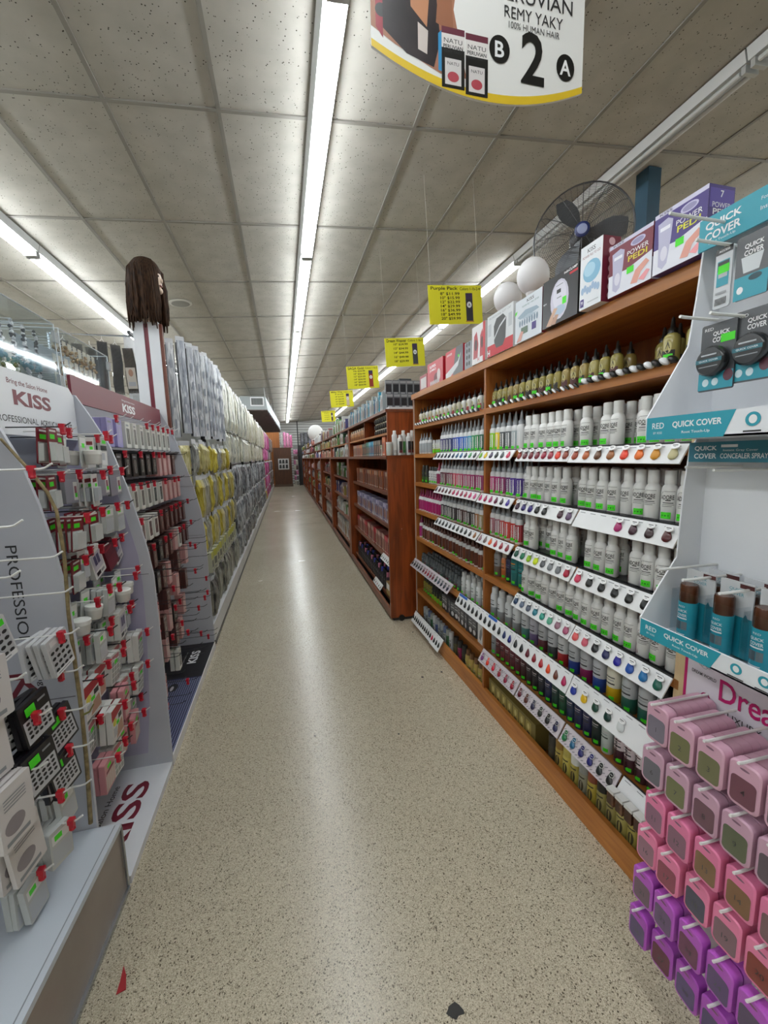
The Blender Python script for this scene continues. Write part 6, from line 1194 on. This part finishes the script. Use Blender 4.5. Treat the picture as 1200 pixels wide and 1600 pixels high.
# ------------------------------------------------------------------ long hair gondola down the left side
def wl(y, d=0.0): return -.628 + .0042 * (y - 3.37) - d
GW_ = noisy('white_gondola', '#d8dadc', '#e2e3e4', 3, .45)
def gsec(k, y0, L):
    t = thing('gondola_shelving', f"white peg gondola for hair packs, {nth(k)} section beyond the wig", 'gondola', (wl(y0), y0, 0), (0, 0, -.0042), 'gondola sections')
    def part(nm, fn): b = MB(); fn(b); return b.build(nm, t)
    part('base_deck', lambda b: b.box(-.42, 0, 0, L, .03, .17, GW_)); part('black_kick', lambda b: b.box(-.40, .004, 0, L, 0, .03, BLACK))
    part('back_panel', lambda b: b.box(-.44, -.42, 0, L, .0, 2.42, GW_)); k and part('upright', lambda b: b.box(-.42, -.36, .0, .022, .17, 2.46, BLACK))
    for z in (2.44, 1.66, 1.40, 1.06, .62): part('hang_rail', lambda b: b.box(-.42, -.40, .02, L - .02, z - .012, z + .012, DARK))
NS = 8
for k in range(NS): gsec(k, 3.44 + 2.44 * k, 2.43)
_pm = {}
def pack_mat(h1, h2):
    if (h1, h2) in _pm: return _pm[(h1, h2)]
    m, n, l, b = new_mat('pack_' + h1[1:] + h2[1:])
    tc = n.new('ShaderNodeTexCoord'); mp = n.new('ShaderNodeMapping'); mp.inputs['Scale'].default_value = (1, 1.6, .22)
    oi = n.new('ShaderNodeObjectInfo'); av = n.new('ShaderNodeVectorMath'); av.operation = 'ADD'
    nz = n.new('ShaderNodeTexNoise'); nz.inputs['Scale'].default_value = 34; nz.inputs['Detail'].default_value = 5; nz.inputs['Distortion'].default_value = 1.2
    rp = n.new('ShaderNodeValToRGB'); e = rp.color_ramp.elements
    d = tuple(x * .7 for x in hexlin(h1)[:3]) + (1,); br = tuple(min(1, x * 1.25) for x in hexlin(h2)[:3]) + (1,)  # crease shade and crinkle shine put into the colour as dark and bright streaks
    e[0].position = .30; e[0].color = d; e[1].position = .72; e[1].color = br
    for p_, q_ in ((.42, hexlin(h1)), (.58, hexlin(h2))): x = e.new(p_); x.color = q_
    l.new(tc.outputs['Object'], av.inputs[0]); l.new(oi.outputs['Location'], av.inputs[1]); l.new(av.outputs[0], mp.inputs[0]); l.new(mp.outputs[0], nz.inputs['Vector']); l.new(nz.outputs[0], rp.inputs[0]); l.new(rp.outputs[0], b.inputs['Base Color'])
    bp = n.new('ShaderNodeBump'); bp.inputs['Strength'].default_value = .5; bp.inputs['Distance'].default_value = .01; l.new(nz.outputs[0], bp.inputs['Height']); l.new(bp.outputs[0], b.inputs['Normal'])
    b.inputs['Roughness'].default_value = .22; b.inputs['Metallic'].default_value = .15
    _pm[(h1, h2)] = m; return m
def bag(h1, h2, w_, h, d, head=None, shiny=True):
    b = MB(); m = pack_mat(h1, h2); n = 5; rr = random.Random(hash((h1, w_)) % 97 if False else int(h1[1:], 16) % 97)
    vs = []
    for j in range(n + 1):
        z = -.035 - (h - .035) * j / n; dd = d * (.25 if j == 0 else (.35 if j == n else rr.uniform(.8, 1.15))) / 2; ww = w_ / 2 * rr.uniform(.94, 1.0)
        vs += [(dd, -ww * .8, z), (dd * 1.15, 0, z), (dd, ww * .8, z), (0, ww, z), (-dd, 0, z), (0, -ww, z)]
    fs = [(j * 6 + i, j * 6 + (i + 1) % 6, j * 6 + 6 + (i + 1) % 6, j * 6 + 6 + i) for j in range(n) for i in range(6)] + [tuple(range(6)), tuple(range(n * 6 + 5, n * 6 - 1, -1))]
    b.add(vs, fs, m); r = b.mesh('hair_pack')
    b = MB(); b.box(-.002, .002, -w_ * .48, w_ * .48, -.045, 0, c(head or '#c9ccd0', .35)); out = [r, ('header_card', b.mesh('header_card'))]
    return out
def foil_pack(h1, h2, w_, h, d):
    b = MB(); n = 6; rr = random.Random(int(h1[1:], 16) % 89)
    b.box(-d / 2, d / 2 - .002, -w_ / 2, w_ / 2, -h, -.05, HB); r = b.mesh('hair_pack')
    b = MB(); vs = []
    for j in range(n + 1):
        z = -.035 - (h - .03) * j / n; q_ = rr.uniform(-.002, .003); ww = w_ * .42
        vs += [(d / 2 + q_, -ww, z), (d / 2 + .006 + q_, 0, z), (d / 2 + q_, ww, z)]
    b.add(vs, [(j * 3 + i, j * 3 + 3 + i, j * 3 + 4 + i, j * 3 + 1 + i) for j in range(n) for i in range(2)], pack_mat(h1, h2), True)
    b.art([('r', -w_ * .12, -h * .30 - k * h * .2, w_ * .12, -h * .22 - k * h * .2, c('#8f95a1', .4)) for k in range(4)], (d / 2 + .0065, 0, 0), PY, UP, lift=.003); ff = b.mesh('foil_front')
    b = MB(); b.box(-.002, .002, -w_ * .46, w_ * .46, -.06, 0, c('#d4d7db', .35)); return [r, ('foil_front', ff), ('header_card', b.mesh('header_card'))]
HB = noisy('black_pack_hair', '#101014', '#26262c', 40, .4)
HOOKM = MB(); HOOKM.tube([(0, 0, 0), (-.22, 0, 0)], .002, STEEL, 4); HOOKM = HOOKM.mesh('hook')
def hang(p, name, label, y, d, z, group, rz=0.0):
    return put(p, name, label, 'hair pack', (wl(y, d), y, z), (0, 0, rz), group)
SV = [('#a4a9b3', '#d2d6dc'), ('#b2b7bf', '#dde0e4'), ('#989eaa', '#c6cbd3'), ('#a9aeb9', '#d8dbe1')]
# close silver packs fanned round the end of the gondola
ends = [(-.862, 3.50), (-.79, 3.53), (-.725, 3.59), (-.685, 3.69), (-.660, 3.81), (-.643, 3.94), (-.632, 4.07), (-.624, 4.20), (-.618, 4.33), (-.613, 4.46), (-.609, 4.58), (-.606, 4.69)]
for i, (x, y) in enumerate(ends):
    rz = -1.35 + min(.95, i * .10) + (.12, -.08, .05)[i % 3]
    put(P(foil_pack, *SV[i % 4], (.064, .060, .068)[i % 3], .735, .030), 'braiding_hair_pack', f"long silver braiding hair pack in the top tier, {nth(i)} from the wig posts", 'hair pack', (x, y, 2.445 + (.0, -.02, .012, -.008)[i % 4]), (0, 0, rz), 'long silver hair packs')
def palette(y):
    if y < 7.5: return [('#a0a39c', '#d4d6cc', 'pale silver'), ('#b0ae9c', '#d9d7c6', 'cream')]
    if y < 13: return [('#b4b09c', '#d9d6c4', 'cream'), ('#bcb8a8', '#dcdad0', 'ivory'), ('#a8a590', '#cfcbb8', 'cream')]
    if y < 14: return [('#c2a63c', '#e0cc7c', 'yellow'), ('#b4b09c', '#d9d6c4', 'cream')]
    if y < 17.6: return [('#a82c74', '#d86ca8', 'magenta'), ('#8c1f5c', '#c4508c', 'deep magenta'), ('#c46ca0', '#e0a8c8', 'pink')]
    return [('#3a3438', '#6c6468', 'dark'), ('#5c5044', '#8c7c6c', 'brown'), ('#8c8484', '#b4acac', 'grey')]
NMT = {'top': 'braiding_hair_pack', 'second': 'braiding_hair_pack'}  # all plain hair packs; the name only follows the tier
def tier(nm, z, h, w_, d, ya, yb, pitch, pal=None, jz=.015, xtra=0):
    y = ya; i = 0
    while y < yb:
        pt = pitch * (1 if y < 8 else 1.6 if y < 13 else 2.6)
        q_ = (pal or palette)(y) if callable(pal or palette) else pal
        h1, h2, cn_ = q_[(i * 7 + i // 3) % len(q_)]
        ww = w_ * (1 if y < 8 else 1.5 if y < 13 else 2.3)
        hang(P(bag, h1, h2, round(ww, 3), h, .05), NMT.get(nm, 'bagged_hair_pack' if 'yellow' in nm else 'hair_extension_pack'), f"{cn_} hair pack in the {nm} tier, {nth(i)} from the start of that tier", y, d + R0.uniform(-.02, .02), z + R0.uniform(-jz, jz), f'hair packs in the {nm} tier', R0.uniform(-.25, .15)); i += 1; y += pt
tier('top', 2.43, .58, .095, .0, 4.80, 22.6, .105)
tier('second', 1.89, .42, .09, .055, 5.2, 22.6, .11)
YL = [('#a8982c', '#d0c25a', 'yellow'), ('#8c8244', '#c4ba84', 'olive gold'), ('#7c7c70', '#b9b8a8', 'grey'), ('#b0a86c', '#d4cda0', 'straw')]
tier('upper yellow', 1.655, .26, .070, .03, 3.50, 5.1, .076, [('#6c6e6c', '#a8aaa4', 'grey')] + YL)
tier('yellow middle', 1.395, .34, .070, .035, 3.50, 5.5, .076, YL)
tier('lower yellow', 1.04, .30, .070, .035, 3.50, 5.5, .076, YL)
GSH = [('#4a4c50', '#b4b8bc', 'silver-grey'), ('#3a3c42', '#9a9ea4', 'dark grey'), ('#6c7074', '#c9ccd0', 'silver')]
def gp(y): return GSH if y < 13.4 else palette(y)
tier('grey middle', 1.42, .46, .10, .03, 5.7, 22.6, .13, gp)
tier('grey lower', .94, .42, .10, .03, 5.7, 22.6, .13, gp)
tier('bottom', .51, .31, .10, .03, 5.7, 22.6, .14, gp)
tier('bottom grey', .54, .34, .075, .03, 3.50, 5.6, .086, [('#4c4e48', '#8c8e84', 'grey-green'), ('#3c3c3c', '#7c7c78', 'dark grey'), ('#7c7e78', '#b4b6ac', 'grey')])
def ybox():
    b = MB(); b.box(-.10, .0, -.045, .045, -.17, 0, c('#b9bba4', .35)); r = b.mesh('hair_box'); b = MB(); b.art([('r', -.045, -.06, .045, 0, c('#b4b43c', .4)), ('r', -.03, -.13, .03, -.07, c('#5c5e58')), ('r', -.03, -.16, .02, -.145, GREY)], (0, 0, 0), PY, UP); return [r, ('front_print', b.mesh('front_print'))]
YBX = ybox()
for z, h, nmz in ((1.655, .26, 'upper'), (1.42, .36, 'middle'), (1.05, .32, 'lower'), (.54, .34, 'bottom')):
    for j, d in enumerate((.11, .17, .23, .29)):
        h1, h2, cn_ = ([('#4c4e48', '#8c8e84', 'grey-green')] * 4 if nmz == 'bottom' else [YL[3], YL[1], ('#5c5e5c', '#a0a29c', 'grey'), ('#3c4a6c', '#8c98b4', 'blue-grey')])[j]
        hang(P(bag, h1, h2, .085, h, .045), 'bagged_hair_pack', f"{cn_} hair pack deep on first hook, {nmz} tier by the far display, {nth(j)} deep", 3.475 + .012 * j, d, z, 'packs deep on the first hooks', -1.1 + .1 * j)
for i in range(12):
    put(YBX, 'hair_box', f"white and lime boxed hair piece in the low row, {nth(i)} from the far display", 'hair box', (wl(3.62 + i * .15, .0), 3.62 + i * .15, .735), (0, 0, R0.uniform(-.2, .1)), 'boxed hair pieces')
b = MB(); b.ball((0, 0, .10), (.10, .09, .14), HB, 14, 9); b.lathe([(.05, -.06), (.045, .02)], c('#b99a84', .5), 10)
tag(b.build('wig_mannequin', None, (-.93, 7.2, 2.48)), 'dark wig head peeking over the silver packs farther along', 'wig')

# ------------------------------------------------------------------ far end: dropped soffit, cabinet, wall goods
sf = thing('soffit_unit', 'pale duct box with a white vent over a dark shingled soffit far down the aisle', 'soffit', (-.65, 12, 2.85))
b = MB(); b.hexa([(-.40, 0, 0), (.31, 0, 0), (.62, 9.2, .05), (-.40, 9.2, .05)], [(-.40, 0, .36), (.27, 0, .36), (.58, 9.2, .42), (-.40, 9.2, .42)], c('#a3aaac', .6)); b.build('duct_box', sf)
b = MB(); b.art([('r', -.13, .10, .23, .34, WHITE), ('r', -.10, .13, .20, .31, c('#4a4c4c'))] + [('r', -.10 + k * .03, .13, -.088 + k * .03, .31, c('#8f9494')) for k in range(1, 10)], (0, 0, 0), PX, UP, lift=.004, step=.002); b.build('vent_grille', sf)
SHG = noisy('dark_shingles', '#2c2220', '#5c4a44', 9, .7, 0, (1, 6, 1))
b = MB()
for k in range(12): y = .0 + k * .77; b.hexa([(-.5, y, -.03 - .0 * k), (.31 + .034 * y, y, -.03), (.31 + .034 * y, y + .76, -.05), (-.5, y + .76, -.05)], [(-.5, y, 0), (.31 + .034 * y, y, 0), (.31 + .034 * y, y + .76, -.02), (-.5, y + .76, -.02)], SHG)
b.build('shingle', sf)
b = MB()
for k in range(5): x, y = .25 + .06 * k, .6 + 1.7 * k; b.tube([(x, y, .36), (x - .02, y, .70 + .0647 * (x - .65))], .008, c('#c9cccc', .5), 5)
b.build('hanging_rod', sf)
fc = thing('wooden_cabinet', 'brown cabinet facing down the aisle with a pinned white picture board', 'cabinet', (-.06, 22.7, 0))
BRN = wood('brown_cabinet_veneer', '#3c2214', '#5c3820', 2, .45, 'z')
b = MB(); b.box(-.42, .50, 0, .5, 0, 2.04, BRN); b.build('body', fc); b = MB(); b.box(-.45, .53, -.02, .52, 2.04, 2.08, BRN); b.build('top_board', fc); b = MB(); b.box(-.44, .52, -.03, 0, 0, .12, c('#5c4a3a', .5)); b.build('plinth', fc)
b = MB(); b.box(-.20, .36, -.02, -.003, .92, 1.50, OFFW); b.art([('p', [(x0, z0), (x0 + .13, z0), (x0 + .12, z0 + .2), (x0 + .02, z0 + .2)], DARK) for x0 in (-.16, .0, .17) for z0 in (.98, 1.24)], (0, -.02, 0), PX, UP, lift=.002, step=.001); pb = b.build('picture_board', None, (-.06, 22.7, 0)); tag(pb, 'white board with dark hair pictures pinned on the brown end cabinet', 'picture board')
b = MB(); b.box(-1.9, -.14, 0, .08, 0, 3.2, wood('orange_wood_panel', '#8c5022', '#b0703a', 1.5, .45, 'z')); struct(b.build('wall_partition', None, (0, 23.4, 0)))
for i, (x, h1, h2, nm, hh) in enumerate(((-.02, '#8c8c88', '#c4c4be', 'grey', .8), (.14, '#c4508c', '#e0a0c0', 'pink', .85), (.30, '#d06c9c', '#e8b4cc', 'pale pink', .8), (.46, '#c04c84', '#dc8cb4', 'rose', .7))):
    put(P(bag, h1, h2, .15, hh, .1), 'hair_pack', f"{nm} hair pack standing on top of the brown end cabinet", 'hair pack', (x, 22.85, 2.08 + hh), (0, 0, -PI / 2))
fr = thing('wall_rack', 'black rack with mixed packs right beside the brown end cabinet'.replace('right ', ''), 'rack', (.85, 23.2, 0))
b = MB(); b.box(-.03, .03, -.03, .03, 0, 3.5, BLACK); b.build('black_post', fr); b = MB(); b.box(-.28, -.03, 0, .03, .2, 2.2, c('#8c8c8a', .5)); b.build('side_panel', fr); b = MB(); b.box(.03, .9, .2, .24, 0, 2.2, DARK); b.build('back_panel', fr)
for i in range(14):
    h1, h2, nm = R0.choice((('#b04c7c', '#e0a0c0', 'pink'), ('#6c6c6c', '#b4b4b0', 'grey'), ('#c4c0b4', '#e0dcd0', 'pale'), ('#4a3a3a', '#8c7474', 'brown')))
    put(P(bag, h1, h2, .12, .28, .06), 'hair_pack', f"small {nm} pack on the black end rack, {nth(i % 7)} from the top, {('first','second')[i//7]} column", 'hair pack', (.62 + .11 * (i // 7), 23.12, 2.0 - .28 * (i % 7)), (0, 0, -PI / 2), 'packs on the black end rack')
for i in range(9):
    put(P(bag, '#3c3c42', '#8c8c94', .2, .85, .1), 'hair_pack', f"dark grey hair pack hung high on the slatted back wall, {nth(i)} along", 'hair pack', (1.15 + i * .24, 24.93, 3.0 + R0.uniform(-.05, .05)), (0, 0, -PI / 2), 'grey packs on the back wall')
bk = MB(); bk.box(.95, 3.2, 24.3, 24.9, 0, 2.1, DARK); tag(bk.build('stock_cabinet'), 'dark low cabinet below the grey packs on the back wall', 'cabinet')

# ------------------------------------------------------------------ marks on the floor
blot(.365, .853, .018, SPOT, 'dark grey scuff on the floor in front of the camera', 1, 1.5)
blot(.836, 2.477, .011, SPOT, 'small dark stain near the foot of the oak unit, the larger of a pair', 2)
blot(.985, 2.502, .009, SPOT, 'small dark stain touching the foot of the oak unit', 3)
blot(.991, 3.175, .009, SPOT, 'tiny dark speck by the gap between the two shelf runs', 4)
blot(.524, 1.968, .006, SPOT, 'tiny dark speck in the middle of the aisle', 5)
blot(.081, 2.077, .006, SPOT, 'tiny dark speck under the light reflection on the floor', 6)
b = MB(); b.prism([(-.012, -.01, 0), (.012, -.008, 0), (.008, .03, 0), (-.002, .06, 0), (-.006, .02, 0)], (0, 0, .003), c('#9c1a22', .6)); tag(b.build('red_scrap', None, (-.54, 1.14, .0003), (0, 0, .2)), 'small red scrap lying on the floor by the low white deck', 'scrap')
